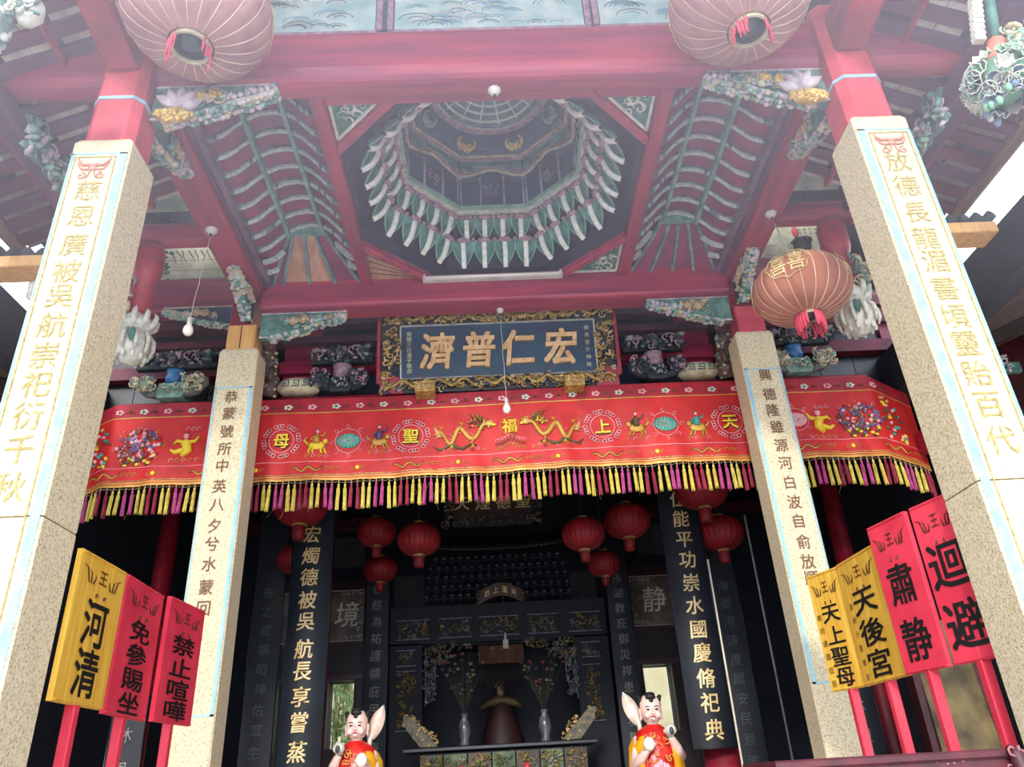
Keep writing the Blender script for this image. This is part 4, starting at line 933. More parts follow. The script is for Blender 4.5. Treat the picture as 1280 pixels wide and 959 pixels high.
d = thing('figure_carving', 'small red carved figures high in the right side bay beside the front pillar', 'carving', None, (3.35, 5.55, 5.9))
m = MB(); carve(m, XZ(5.56), 3.26, 3.44, 5.88, 6.45, 60, .05, [0, 1], 33, .05); m.build('red_figures', [FRINGE, DRED], d)
# ================================================================== HANGING FLOWER BASKETS at the eave ends
t = thing('hanging_finial', 'green and blue carved cabbage-leaf finial hanging from a green pole at top right', 'finial', None, (2.80, 2.9, 5.0))
m = MB(); q = random.Random(9); c = Vector((2.72, 2.9, 4.73))
for k in range(64):                                             # ruffled leaves, each a small cupped sheet with a pale rim
    a = q.uniform(0, 6.28); e = q.uniform(-.9, .9); n = Vector((math.cos(a)*math.cos(e), math.sin(a)*math.cos(e), math.sin(e))); tt = n.cross(Vector((0, 0, 1))).normalized(); bb = n.cross(tt)
    o = c+n*.115; w = q.uniform(.035, .06); ph = q.uniform(0, 6)
    def lf(u, v): return o+tt*(u*w)-bb*(v*w*1.1)*-1+n*(.03+.035*(u*u+v*v)+.012*math.sin(7*math.atan2(v, u)+ph)*(u*u+v*v))
    mi = q.choice((0, 0, 2, 2, 1, 0)); rim = [lf(math.cos(t_)*1.0, math.sin(t_)) for t_ in [2*math.pi*i/14 for i in range(15)]]
    vs = [lf(0, 0)]+[lf(.55*math.cos(2*math.pi*i/14), .55*math.sin(2*math.pi*i/14)) for i in range(14)]+rim[:14]
    m.add(vs, [(0, 1+i, 1+(i+1) % 14) for i in range(14)]+[(1+i, 15+i, 15+(i+1) % 14, 1+(i+1) % 14) for i in range(14)], mi, True); m.tube(rim, .004, 3, 1)
for k in range(30): a = q.uniform(0, 6.28); m.ell(c+Vector((.12*math.cos(a), .12*math.sin(a), q.uniform(-.2, -.08))), (.02, .02, .03), q.choice((1, 2, 0)), 6, 4)
m.ell(c, (.12, .12, .15), 0); m.build('leaf_basket', [mat('cabbage_green', '#8fbf9d', '#5b9078', scale=8), WHITE, mat('slate_blue', '#8795ad', '#5f6e8c', scale=8)], t)
m = MB(); m.tube([(2.73, 2.9, 4.88), (2.80, 2.9, 5.03)], [.04, .05], 8, 0); m.tube([(2.80, 2.9, 5.03), (2.93, 2.9, 5.6)], .028, 8, 1); m.build('pole', [mat('orange_pink', '#e0866f', '#c66c58'), GREEN], t)
m = MB()
for k in range(9): m.box(2.66+.012*k, 2.72+.012*k, 2.86, 2.90, 5.02+.045*k, 5.058+.045*k)
m.build('pale_comb', WHITE, t); m = MB(); carve(m, XZ(2.9), 2.85, 2.99, 4.93, 5.12, 26, .04, [0, 1], 2, .06); m.ell((2.92, 2.9, 5.03), (.07, .05, .08), 0); m.build('lattice_ball', [CREAM, PGREEN], t)
t = thing('hanging_finial', 'round pale green carved finial cut off at the top left corner', 'finial', None, (-2.9, 2.9, 5.6))
c = Vector((-2.86, 2.9, 5.42)); m = MB(); m.lathe([(0, -.14), (.06, -.13), (.11, -.08), (.13, 0), (.12, .1), (.08, .2)], 14, c, 0)
for k in range(30): a = q.uniform(0, 6.28); m.ell(c+Vector((.12*math.cos(a), .12*math.sin(a), q.uniform(-.08, .1))), (.025, .025, .03), q.choice((0, 1)), 6, 3)
m.build('bowl', [mat('icy_green', '#a9c4bd', '#7fa19c', scale=10), WHITE], t)
m = MB(); c = Vector((-2.62, 2.9, 5.5)); carve(m, XZ(2.88), -2.72, -2.54, 5.38, 5.6, 40, .04, [0, 1], 5, .08); m.ell(c, (.08, .07, .11), 0); m.build('white_flower', [WHITE, LEAF], t)
# ================================================================== FRONT EAVE ROOF overhead (shades the front beam)
t = thing('ceiling_front_eave', None, None, None, (0, 2.6, 6.9), kind='structure')
for k in range(30):
    x = -4.35+.3*k; m = MB(); vs = []
    for y, z in ((1.3, 6.72), (3.95, 7.6)):
        for xx in (x, x+.285):
            for dz in (0, .04): vs.append((xx, y, z+dz))
    m.add(vs, [(0, 2, 3, 1), (4, 5, 7, 6), (0, 1, 5, 4), (2, 6, 7, 3), (0, 4, 6, 2), (1, 3, 7, 5)]); m.build('eave_board', VRED, t)
for k in range(16): MB().bar((-4.2+.56*k, 1.3, 6.68), (-4.2+.56*k, 3.95, 7.56), .07, .08, .01).build('eave_rafter', RED, t)
# ================================================================== LANTERNS
def lantern(lab, c, r, h, big, grp=None, top=None, face=0, shape=None):
    c = Vector(c); t = thing('lantern', lab, 'lantern', grp, c); cloth, ribm = (LANT if big == 1 else mat('orange_lantern', '#cf8a6c', '#b87058', rough=.7, scale=5, trans=.3, bump=.05), RIBW) if big else (LANTR, mat('dull_red_rib', '#7c1318', bump=0))
    n = 22; per = 4; ro = r*.26; K = 12; m = MB(); vs = []
    def rad(i): return -math.pi/2*.86+math.pi*.86*i/K
    pr = [(max(ro, r*math.cos(rad(i))**.8), h*math.sin(rad(i))/math.sin(math.pi/2*.86)) for i in range(K+1)]
    for rr, z in pr:
        for j in range(n*per):
            q_ = 2*math.pi*j/(n*per)+face; k = 1-.035*(1-abs(math.sin(math.pi*j/per)))*(rr/r); vs.append(c+Vector((rr*k*math.cos(q_), rr*k*math.sin(q_), z)))
    N_ = n*per; m.add(vs, [(i*N_+j, i*N_+(j+1) % N_, i*N_+N_+(j+1) % N_, i*N_+N_+j) for i in range(K) for j in range(N_)], 0, True); m.build('shade', cloth, t)
    m = MB()
    for g in range(n):
        q_ = 2*math.pi*g/n+face; m.tube([c+Vector((rr*(1-.03*rr/r)*math.cos(q_), rr*(1-.03*rr/r)*math.sin(q_), z)) for rr, z in pr], .0035 if big else .003, 3, 0)
    m.build('ribs', ribm, t)
    m = MB(); m.lathe([(ro*1.03, -h-.02), (ro*1.03, -h+.02), (ro*.9, -h+.02), (ro*.9, -h-.02), (ro*1.03, -h-.02)], 24, c, 0, False); m.lathe([(ro*1.03, h-.02), (ro*1.03, h+.03), (ro*.5, h+.04), (0, h+.04)], 20, c, 0); m.build('end_rings', CREAM if big else DGOLD, t)
    if big:
        m = MB(); m.lathe([(ro*.88, -h), (ro*.75, -h*.3), (ro*.3, -h*.2), (0, -h*.2)], 16, c, 0); m.lathe([(0, -h*1.02), (ro*.5, -h*1.0), (ro*.55, -h*.6)], 14, c, 1); m.build('inner_core', [IRON, mat('teal_metal', '#3f555c', '#2c3d44', rough=.3)], t)
        m = MB()                                                 # faded gold double-happiness emblems
        for g in range(4):
            a0 = face+.35+math.pi/2*g
            def sf(u, v, hh):
                z = v; k = math.sqrt(max(.05, 1-(z/(h*1.18))**2))**.8*1.0; a = a0+u/(r*k)
                return c+Vector(((r*k+hh)*math.cos(a), (r*k+hh)*math.sin(a), z))
            write(m, '喜', sf, .14, .20, .0, 0, .003, -.07, .06, ); write(m, '喜', sf, .14, .20, .0, 0, .003, .07, .06)
            ringc_ = [sf(.17*math.cos(2*math.pi*i/20)*(1+.08*math.cos(i*2.5)), .06+.13*math.sin(2*math.pi*i/20)*(1+.08*math.cos(i*2.5)), .002) for i in range(21)]; m.tube(ringc_, .004, 3, 0)
        m.build('gold_emblem', mat('worn_gold', '#ead596', '#cdb272', rough=.6, bump=0), t)
    m = MB(); q = random.Random(int(c.x*100))                     # fringe
    if big == 2:
        for k in range(26):
            a = 2*math.pi*k/26
            if 1.0 < (a % 3.14) < 1.5: continue
            L_ = q.uniform(.10, .17); m.tube([c+Vector((ro*math.cos(a), ro*math.sin(a), -h)), c+Vector((ro*1.02*math.cos(a), ro*1.02*math.sin(a), -h-L_))], .014, 4)
    elif big:
        for k in range(34):
            a = q.choice((-2.5, -.3))+q.gauss(0, .35); L_ = q.uniform(.06, .17); m.tube([c+Vector((ro*math.cos(a), ro*math.sin(a), -h)), c+Vector((ro*1.03*math.cos(a)+q.uniform(-.01, .01), ro*1.03*math.sin(a), -h-L_))], .005, 3)
    else: m.lathe([(ro*.9, -h), (ro*.95, -h-r*.25), (ro*.85, -h-r*.55), (0, -h-r*.55)], 16, c)
    m.build('fringe', kind='stuff' if big else None, mats=FRINGE if big else mat('lantern_tassel_red', '#8a141c', '#6a0d15', bump=0), parent=t)
    if top:
        m = MB(); m.tube([c+Vector((0, 0, h)), Vector(top)], .006, 4); m.build('cord', WIRE if big == 2 else DRED, t)
    return t
lantern('big faded pink lantern at top left in front of the beam', (-1.85, 3.22, 5.89), .46, .30, 1, None, (-1.85, 3.22, 7.3), .1)
lantern('big faded pink lantern at top right in front of the beam', (1.60, 3.22, 5.90), .455, .30, 1, None, (1.60, 3.22, 7.3), .5)
lantern('faded orange lantern with gold emblems hanging beside the right inner pillar', (2.405, 5.05, 4.86), .385, .245, 2, None, (2.44, 5.3, 5.78), 3.75)
for i, (lab, c, r) in enumerate((
    ('dark red lantern behind the tassels, left of the left hall couplet', (-2.46, 9.0, 4.62), .33), ('small dark red lantern beside the left hall pillar, lower one', (-2.69, 9.9, 4.20), .25),
    ('red lantern hanging left of the hall plaque', (-1.02, 9.0, 4.13), .26), ('dim red lantern high behind, left of the hall plaque', (-1.68, 10.0, 4.55), .26),
    ('dim red lantern just above the left shrine couplet', (-1.74, 10.8, 4.25), .24),
    ('red lantern hanging right of the hall plaque', (.95, 9.0, 4.10), .26), ('red lantern high behind, right of the hall plaque', (1.60, 9.6, 4.42), .30),
    ('dim red lantern just above the right shrine couplet', (1.42, 10.8, 4.18), .24),
    ('dark red lantern behind the tassels, right of the right hall couplet', (2.46, 9.0, 4.60), .33), ('dark red lantern right of the right hall pillar, lower one', (2.78, 9.6, 4.20), .30))):
    lantern(lab, c, r, r*.72, 0, 'red lanterns in the dark hall', (c[0], c[1], 8.59), i)
# ================================================================== NOTICE BOARDS ON RED POLES
def sign(lab, L, Rr, zt, zb, cm, chars, vs_, cs_, n=1, small=None, pole=True):
    L = Vector((*L, 0)); Rr = Vector((*Rr, 0)); w = (Rr-L).length; d = (Rr-L)/w; nn = Vector((d.y, -d.x, 0)); mid = (L+Rr)/2; H = zt-zb
    t = thing('notice_board', lab, 'notice board', None, (mid.x, mid.y, 0))
    f = lambda u, v, h: L+d*(w/2+u)+nn*h+Vector((0, 0, zb+v))
    m = MB(); m.prism([(-w/2, 0), (w/2, 0), (w/2, H), (-w/2, H)], lambda u, v, h: f(u, v, -h), .03); m.build('board', cm, t)
    m = MB()
    for p, q_ in (((-w/2+.01, .01), (w/2-.01, .01)), ((w/2-.01, .01), (w/2-.01, H-.01)), ((w/2-.01, H-.01), (-w/2+.01, H-.01)), ((-w/2+.01, H-.01), (-w/2+.01, .01))): m.bar(f(*p, .002), f(*q_, .002), .012, .01, .003)
    m.build('edge', cm, t)
    for ch, v in zip(chars, vs_):
        m = MB(); write(m, ch, f, cs_[0], cs_[1], .016, 0, .004, 0, H*(1-v)); m.build('black_character', BLACK, t)
    v0 = H*.865; k = w/.53; BI = mat('brown_ink', '#5a3416', '#48280f', bump=0)      # tiger-head emblem: king mark, curled brows, dots
    m = MB(); write(m, '王', f, .10*k, .085, .006, 0, .004, 0, v0); m.build('king_mark', BI, t)
    for sg in (-1, 1):
        m = MB()
        for a in (0, 2, 4): m.tube([f(sg*(.10+.012*a)*k, v0-.05, .003), f(sg*(.10+.025*a-.02)*k, v0-.02+.01*a, .003), f(sg*(.085+.035*a)*k, v0-.0+.008*a, .003)], [.005, .004, .001], 3)
        m.build('curled_brow', BI, t); m = MB(); m.ell(f(sg*.045*k, H*.73, .002), (.014*k, .004, .012), 0, 8, 4); m.build('dot', BI, t)
    if small:
        for i, ch in enumerate(small):
            m = MB(); write(m, ch, f, .05, .045, .004, 0, .004, -w*.36, H*(.62-.56*i/(len(small)-1))); m.build('small_character', MATS['brown_ink'], t)
    if pole: a = mid-nn*.03; MB().bar((a.x, a.y, 0), (a.x, a.y, zb+.1), .055, .055, .006, up=(0, 1, 0)).build('pole', BREDP, t)
    return t
BREDP = mat('sign_red', '#ea4256', '#d23248', rough=.45, scale=4, bump=.04)
sign('yellow notice board mostly hidden behind the left front pillar', (-2.66, 4.05), (-2.53, 4.34), 2.81, 1.97, YEL, '', [], (0, 0))
sign('yellow board with two black characters beside the left front pillar', (-2.265, 3.97), (-2.27, 4.5), 2.70, 1.96, YEL, '河清', (.46, .79), (.27, .25))
sign('red board with four black characters between the left yellow board and the other red one', (-2.27, 4.53), (-2.30, 5.13), 2.70, 1.945, BREDP, '免參賜坐', (.37, .55, .73, .90), (.33, .13))
sign('red board with four black characters overlapping the left inner pillar', (-2.25, 5.13), (-2.215, 5.66), 2.70, 1.945, BREDP, '禁止喧嘩', (.37, .55, .73, .90), (.34, .13))
sign('narrow yellow board with four black characters over the right inner pillar', (2.11, 5.52), (2.215, 5.215), 2.70, 1.93, YEL, '天上聖母', (.37, .55, .73, .90), (.18, .13), small='敕封護國庇民')
sign('yellow board with three black characters between the narrow yellow board and the red boards', (2.20, 5.20), (2.22, 4.66), 2.70, 1.93, YEL, '天後宮', (.38, .62, .86), (.32, .17), small='湄洲分靈敕封')
sign('red board with two black characters next to the yellow boards on the right', (2.20, 4.64), (2.27, 4.30), 2.79, 1.93, BREDP, '肅静', (.44, .80), (.24, .24))
sign('red board with two black characters partly behind the right front pillar', (2.285, 4.26), (2.37, 3.965), 2.79, 1.93, BREDP, '迴避', (.42, .78), (.27, .26))
t = thing('donation_chest', 'dark maroon painted chest edge in front of the red poles', 'chest', None, (1.42, 3.5, 0))
m = MB(); m.box(.95, 1.86, 3.32, 3.75, .02, 1.49); m.build('body', mat('maroon_chipped', '#5f1f28', '#43161e', rough=.5, scale=12), t)
MB().bar((.93, 3.53, 1.505), (1.87, 3.53, 1.505), .46, .035, .008).build('lid', MATS['maroon_chipped'], t)
m = MB(); m.tube([(1.87, 3.3, 1.3), (1.885, 3.29, 1.42), (1.87, 3.29, 1.5), (1.85, 3.3, 1.53)], [.03, .035, .03, .01], 7); carve(m, XZ(3.3), 1.83, 1.9, 1.35, 1.52, 12, .025, [0, 1], 4, .03); m.build('corner_carving', [MATS['maroon_chipped'], mat('chipped_pink', '#a86d70')], t)
m = MB(); q = random.Random(6)
for k in range(16): m.ell((q.uniform(.98, 1.84), 3.318, 1.50-abs(q.gauss(0, .02))), (.008, .002, .005), 0, 5, 3)
m.build('paint_chips', MATS['chipped_pink'], t, kind='stuff')
t = thing('stone_stele', 'mottled olive stone stele behind the red poles at right', 'stele', None, (3.55, 6.6, 0))
m = MB(); m.grid(lambda a, b: (3.30+.52*a, 6.62-.05*math.sin(math.pi*a)+.02*math.sin(9*a+7*b), .05+2.35*b+.12*math.sin(math.pi*a)*b), 12, 24); m.build('slab', mat('olive_slab', '#7a6a45', '#3e3626', rough=.75, scale=5, detail=10, bump=.8, bscale=9), t)
MB().box(3.24, 3.88, 6.62, 6.74, 0, 2.4).build('frame', DRED, t)

# ================================================================== DARK HALL INSIDE
for s, l in ((-1, 'left'), (1, 'right')):
    for (x, y, r, nm) in ((s*2.38, 9.75, .2, 'red hall pillar behind the %s gold couplet board'), (s*3.66, 8.2, .10, 'slim red pillar at the far %s of the hall')):
        t = thing('hall_pillar', nm % l, 'pillar', None, (x, y, 0))
        m = MB(); m.tube([(x, y, 0), (x, y, .25), (x, y, .3), (x, y, 8.55)], [r*1.25, r*1.25, r, r], 20); m.build('shaft', RED if r > .15 else mat('deep_red', '#7d1626', '#5a0f1b', rough=.35), t)
CB = mat('couplet_black', '#0f1a28', '#09111b', rough=.62, scale=4, bump=.03)
def couplet(lab, x, y, w, z0, z1, chars, zs, cs_, cm, curve=True, bold=.012):
    t = thing('couplet_board', lab, 'couplet', None, (x, y, (z0+z1)/2))
    dep = .12 if curve else .02
    f = lambda u, v, h: Vector((x+u, y-dep*math.cos(u/(w/2)*1.35)-h, v))
    m = MB(); m.grid(lambda a, b: f((a-.5)*w, z0+(z1-z0)*b, 0), 10, 1); m.grid(lambda a, b: f((.5-a)*w, z0+(z1-z0)*b, -.03), 10, 1); m.build('board', CB, t)
    m = MB()
    for sg in (-1, 1): m.tube([f(sg*w/2, z0, 0), f(sg*w/2, z1, 0)], .007, 4)
    m.tube([f((k/8-.5)*w, z0, 0) for k in range(9)], .007, 4); m.build('board_edge', DARK, t)
    for ch, z in zip(chars, zs):
        m = MB(); write(m, ch, f, cs_, cs_*1.02, bold, 0, .012, 0, z, .08); m.build('gilt_character', cm, t)
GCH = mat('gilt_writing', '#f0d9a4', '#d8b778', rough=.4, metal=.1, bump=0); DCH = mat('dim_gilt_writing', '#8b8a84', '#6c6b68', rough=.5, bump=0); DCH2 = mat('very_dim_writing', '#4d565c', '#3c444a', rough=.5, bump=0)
couplet('curved black board with gold characters on the left hall pillar, ending 嘗蒸', -2.38, 9.46, .50, 1.6, 5.6, '宏燭德被吳航長享嘗蒸', [4.36, 4.09, 3.83, 3.56, 3.31, 3.0, 2.755, 2.48, 2.215, 1.915], .22, GCH)
couplet('curved black board with gold characters on the right hall pillar, ending 祀典', 2.24, 9.46, .50, 1.72, 5.6, '位能平功崇水國慶脩祀典', [4.60, 4.34, 4.07, 3.82, 3.54, 3.27, 2.99, 2.73, 2.45, 2.19, 1.91], .22, GCH)
zz = [4.12-.235*i for i in range(10)]
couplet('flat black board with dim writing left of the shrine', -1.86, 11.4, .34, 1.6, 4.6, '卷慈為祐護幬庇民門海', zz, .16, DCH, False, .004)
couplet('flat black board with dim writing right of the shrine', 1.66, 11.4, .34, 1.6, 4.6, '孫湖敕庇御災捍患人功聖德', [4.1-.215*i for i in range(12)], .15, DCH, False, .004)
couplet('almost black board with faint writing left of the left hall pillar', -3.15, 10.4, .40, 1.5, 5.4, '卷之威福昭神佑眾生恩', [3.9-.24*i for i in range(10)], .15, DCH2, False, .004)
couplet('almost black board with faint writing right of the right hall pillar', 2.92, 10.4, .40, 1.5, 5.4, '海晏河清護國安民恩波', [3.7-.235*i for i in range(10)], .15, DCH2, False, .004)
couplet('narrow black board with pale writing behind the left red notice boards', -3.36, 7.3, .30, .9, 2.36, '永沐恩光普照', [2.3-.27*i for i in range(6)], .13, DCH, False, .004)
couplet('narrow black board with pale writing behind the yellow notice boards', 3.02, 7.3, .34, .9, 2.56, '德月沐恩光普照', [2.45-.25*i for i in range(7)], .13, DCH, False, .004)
# hall plaque
t = thing('hall_plaque', 'dark inner plaque reading 天煌德聖 half hidden above by the tassels', 'signboard', None, (-.12, 8.5, 4.4))
MB().box(-.62, .36, 8.47, 8.53, 4.17, 4.62).build('board', mat('brown_lacquer', '#33281f', '#241b15', rough=.35), t)
m = MB(); f = XZ(8.46)
for a in ((-.68, -.58, 4.1, 4.68), (.32, .42, 4.1, 4.68), (-.68, .42, 4.1, 4.19), (-.68, .42, 4.6, 4.68)): m.box(a[0], a[1], 8.45, 8.52, a[2], a[3]); carve(m, XZ(8.45), *a, 40, .035, [1, 1, 2], 4, .03)
m.build('frame', [DARK, mat('tarnished_gold', '#5d5238', '#37301f', rough=.5, metal=.2, bump=0), DWOOD], t)
for ch, u in zip('天煌德聖', (-.47, -.23, .0, .23)):
    m = MB(); write(m, ch, f, .18, .18, .006, 0, .006, u, 4.37, .1); m.build('gilt_character', mat('soft_gilt', '#b79f6c', '#94804f', bump=0), t)
m = MB()
for x in (-.5, .25): m.tube([(x, 8.5, 4.62), (x, 8.5, 8.6)], .004, 3)
m.build('cords', IRON, t)
# back wall: door leaves with mirror pictures
DOORR = mat('door_maroon', '#2c1015', '#1e0b0f', rough=.5, scale=5)
for n_, (x0, x1) in enumerate(((-3.7, -2.95), (-2.9, -2.15), (1.95, 2.9), (3.0, 3.8))):
    t = thing('door_%d' % (n_+1), None, None, None, ((x0+x1)/2, 12.72, 0), kind='structure')
    holed(MB(), x0, x1, 12.72, 12.79, 0, 4.6).build('leaf', DOORR, t)
    m = MB()
    for xa in (x0, x1-.05): m.box(xa, xa+.05, 12.69, 12.73, 0, 4.6)
    m.build('stile', DRED, t)
    for za in (3.05, 3.57, 4.42): MB().box(x0+.05, x1-.05, 12.69, 12.73, za, za+.06).build('rail', DRED, t)
    m = MB(); m.box(x0+.14, x1-.14, 12.70, 12.72, 3.16, 3.5).build('raised_panel', DOORR, t)
GLS = mat('etched_glass', '#85766a', '#5f544b', rough=.25, scale=4, bump=0); ETCH = mat('etched_white', '#e8e2cf', '#c9c2ac', rough=.5, bump=0)
for lab, x0, x1, ch in (('brown glass picture with white 静 and corner scrolls, right back wall', 2.04, 2.78, '静'), ('brown glass picture with white 境 and corner scrolls, left back wall', -2.86, -2.26, '境'), ('grey glass picture half hidden behind the left gold couplet', -3.58, -3.02, '清')):
    t = thing('glass_picture', lab, 'picture', None, ((x0+x1)/2, 12.68, 4.0)); f = XZ(12.67)
    MB().box(x0, x1, 12.67, 12.69, 3.62, 4.41).build('glass', GLS, t)
    m = MB(); write(m, ch, f, .40, .42, .008, 0, .006, (x0+x1)/2+.03, 4.03, .12); m.build('white_character', ETCH, t)
    m = MB()
    for p, q_ in (((x0, 3.62), (x1, 3.62)), ((x1, 3.62), (x1, 4.41)), ((x1, 4.41), (x0, 4.41)), ((x0, 4.41), (x0, 3.62))): m.bar(f(*p, .004), f(*q_, .004), .012, .01, .002)
    m.build('edge', ETCH, t)
    m = MB(); sg = 1 if x0 > 0 else -1; xe = x0 if x0 > 0 else x1
    for k in range(7): scroll(m, f, xe+sg*(.05+.03*(k % 2)), 3.68+.11*k, .035, .006, .9, k, 1, 0, .006, 7, 3)
    for k in range(4): scroll(m, f, xe+sg*(.1+.08*k), 3.67, .035, .006, .9, k, 1, 0, .006, 7, 3); scroll(m, f, xe+sg*(.1+.08*k), 4.36, .03, .006, .9, k, 1, 0, .006, 7, 3)
    m.build('etched_scrolls', ETCH, t)
gm = bpy.data.materials.new('clear_glass'); gm.use_nodes = True; gb = gm.node_tree.nodes['Principled BSDF']
gb.inputs['Transmission Weight'].default_value = 1; gb.inputs['Roughness'].default_value = .02; gb.inputs['IOR'].default_value = 1.1; gb.inputs['Base Color'].default_value = (.97, .97, .92, 1)
for n_, (x0, x1) in enumerate(WIN):                              # small door windows with daylight behind
    t = thing('window_%d' % (n_+1), None, None, None, ((x0+x1)/2, 12.7, 2.55), kind='structure')
    MB().box(x0, x1, 12.73, 12.735, WZ0, WZ1).build('pane', gm, t)
    for a in ((x0-.02, x0, 2.06, 3.05), (x1, x1+.02, 2.06, 3.05), (x0, x1, 3.03, 3.05), (x0, x1, 2.06, 2.08)): MB().box(a[0], a[1], 12.68, 12.72, a[2], a[3]).build('frame_bar', DRED, t)
FOL = mat('foliage', '#c6d49c', '#8aa864', rough=.7, scale=2, bump=0)
for i, (x, h) in enumerate(((-3.0, 4.2), (-4.15, 3.8))):
    t = thing('bamboo_clump', ('bamboo clump outside the window behind the left boy statue', 'bamboo clump outside the window left of the left gold couplet')[i], 'plant', None, (x, 14.8, 0)); q = random.Random(i); m = MB()
    for k in range(9): u = x+q.uniform(-.3, .3); m.tube([(u, 14.8+q.uniform(-.3, .3), 0), (u+q.uniform(-.2, .2), 14.8, h)], .02, 5)
    m.build('canes', mat('cane', '#c3b98a', '#9c9468', bump=0), t); m = MB()
    for k in range(520): m.ell((x+max(-.5, min(.5, q.gauss(0, .28))), 14.8+q.uniform(-.4, .4), q.uniform(.8, h)), (.12, .02, .035), 0, 5, 3, Matrix.Rotation(q.uniform(0, 3), 3, 'Y') @ Matrix.Rotation(q.uniform(0, 3), 3, 'Z'))
    m.build('leaves', FOL, t, kind='stuff')
PALE = mat('grey_plaster', '#4b4d50', '#35373b', rough=.85)
for n_, (x0, x1, z0, z1) in enumerate(((-1.80, -1.30, 4.08, 4.62), (1.10, 1.52, 4.08, 4.56), (-2.9, -2.3, 4.82, 5.32), (2.3, 2.8, 4.78, 5.32))):
    slab('trim_%d' % (n_+1), (x0, x1, 12.76, 12.80, z0, z1), PALE)
for s in (-1, 1): MB().bar((s*1.9, 12.0, 5.3), (s*4.6, 12.0, 5.3), .15, .2, .02).build('trim_%d' % (5 if s < 0 else 6), DRED, kind='structure')
# ---------------------------------------------------------------- shrine
t = thing('shrine', 'large dark carved shrine with tiered roof, gilt panels and a curtained niche', 'shrine', None, (-.1, 11.6, 0))
SH = mat('shrine_wood', '#101722', '#0a0f18', rough=.75, scale=5); SHM = [mat('shrine_carving', '#6d6448', '#38352a', rough=.5, metal=.15, scale=20), mat('shrine_grey', '#868a92', '#4a4e57', rough=.55, scale=20), mat('shrine_gold', '#a98a44', '#5d4c25', rough=.4, metal=.3, scale=20)]
MB().box(-1.68, 1.46, 11.52, 11.62, 3.32, 3.86).build('frieze', SH, t)
for x0, x1 in ((-1.68, -1.22), (.98, 1.46)): MB().box(x0, x1, 11.52, 11.62, 1.4, 3.34).build('side_panel', SH, t)
MB().box(-1.68, 1.46, 12.3, 12.36, .8, 3.9).build('back_panel', SH, t); MB().box(-1.68, 1.46, 11.5, 12.36, .8, 1.4).build('base', SH, t)
MB().box(-1.3, 1.05, 11.62, 12.3, 3.3, 3.34).build('niche_ceiling', SH, t)
def spanel(x0, x1, z0, z1, seed, gold=0):
    f = XZ(11.52); m = MB(); m.box(x0, x1, 11.505, 11.525, z0, z1, 3)
    for p, q_ in (((x0, z0), (x1, z0)), ((x1, z0), (x1, z1)), ((x1, z1), (x0, z1)), ((x0, z1), (x0, z0))): m.bar(f(*p, .015), f(*q_, .015), .018, .014, .003, 1)
    carve(m, XZ(11.50), x0+.03, x1-.03, z0+.03, z1-.03, int(420*(x1-x0)*(z1-z0)), .035, [0, 0, 1, 2] if not gold else [2, 0, 2], seed, .025)
    m.build('carved_panel', SHM+[SH], t)
for i, (x0, x1) in enumerate(((-1.587, -1.11), (-.98, -.5), (-.39, .19), (.31, .77), (.90, 1.38))): spanel(x0, x1, 3.40, 3.665, i)
spanel(-1.58, -1.31, 3.04, 3.25, 7); spanel(1.06, 1.33, 3.04, 3.24, 8); spanel(-1.585, -1.31, 2.2, 2.97, 9, 1); spanel(1.055, 1.31, 2.2, 2.935, 10, 1)
for s in (-1, 1):                                                 # carved valances and side drops of the niche
    m = MB(); xc = -.1; f = XZ(11.55)
    xo = -1.19 if s < 0 else .98; xi = -.42 if s < 0 else .15
    prof = [(xo, 3.32), (xi, 3.32), (xi-s*-.0, 3.30), ((xo+xi)/2, 3.18), ((xo*.75+xi*.25), 3.06), (xo, 3.04)]
    ins = lambda u, v: (v > 3.32-.27*min(1, abs(u-xi)/.5))
    carve(m, f, min(xo, xi), max(xo, xi), 3.04, 3.32, 120, .04, [0, 1, 2, 0], 20+s, .04, ins)
    carve(m, f, min(xo, xo-s*.16), max(xo, xo-s*.16), 2.55, 3.1, 60, .04, [0, 1, 1], 22+s, .04)
    m.tube([f(xo-s*.02, 3.3, .02), f(xo-s*.02, 2.5, .02)], .010, 4, 1); m.tube([f(xo-s*.16, 3.05, .02), f(xo-s*.15, 2.8, .02), f(xo-s*.1, 2.55, .02)], .008, 4, 1)
    m.build('carved_valance', SHM, t)
for r_ in range(5):                                               # stacked bracket tiers under the shrine roof
    z = 3.95+.125*r_; hw = 1.05-.02*r_ if r_ < 3 else .98-.08*(r_-3); y = 11.5-.05*r_
    m = MB(); m.bar((-.1-hw, y, z), (-.1+hw, y, z), .03, .02, .004, 0)
    n = int(hw*2/.12)
    for k in range(n+1):
        x = -.1-hw+2*hw*k/n; m.ell((x, y-.03, z+.035), (.032, .03, .022), 1, 6, 4); m.box(x-.012, x+.012, y-.05, y+.02, z-.05, z+.02, 0)
    m.build('bracket_tier', [SH, mat('tier_grey', '#50545f', '#30343e', rough=.5)], t)
m = MB()
for y, z0 in ((11.15, 4.58), (11.25, 4.64)): m.tube([(-.1+1.15*u, y, z0+.10*abs(u)**3) for u in [k/12-1 for k in range(25)]], .025, 6, 0)
m.grid(lambda a, b: (-.1+1.15*(a*2-1), 11.15+.6*b, 4.58+.10*abs(a*2-1)**3+.35*b), 24, 3)
for k in range(40): u = k/19.5-1; m.ell((-.1+1.12*u, 11.13, 4.57+.10*abs(u)**3), (.016, .02, .016), 1, 6, 4)
m.build('roof', [SH, MATS['tier_grey']], t)
p = thing('scroll_sign', 'small scroll-shaped gilt sign over the shrine frieze', 'sign', None, (-.06, 11.38, 3.98)); f = lambda u, v, h: Vector((-.06+u, 11.33-h+.3*u*u, 3.98+v-.25*u*u+.04*math.cos(u*9)))
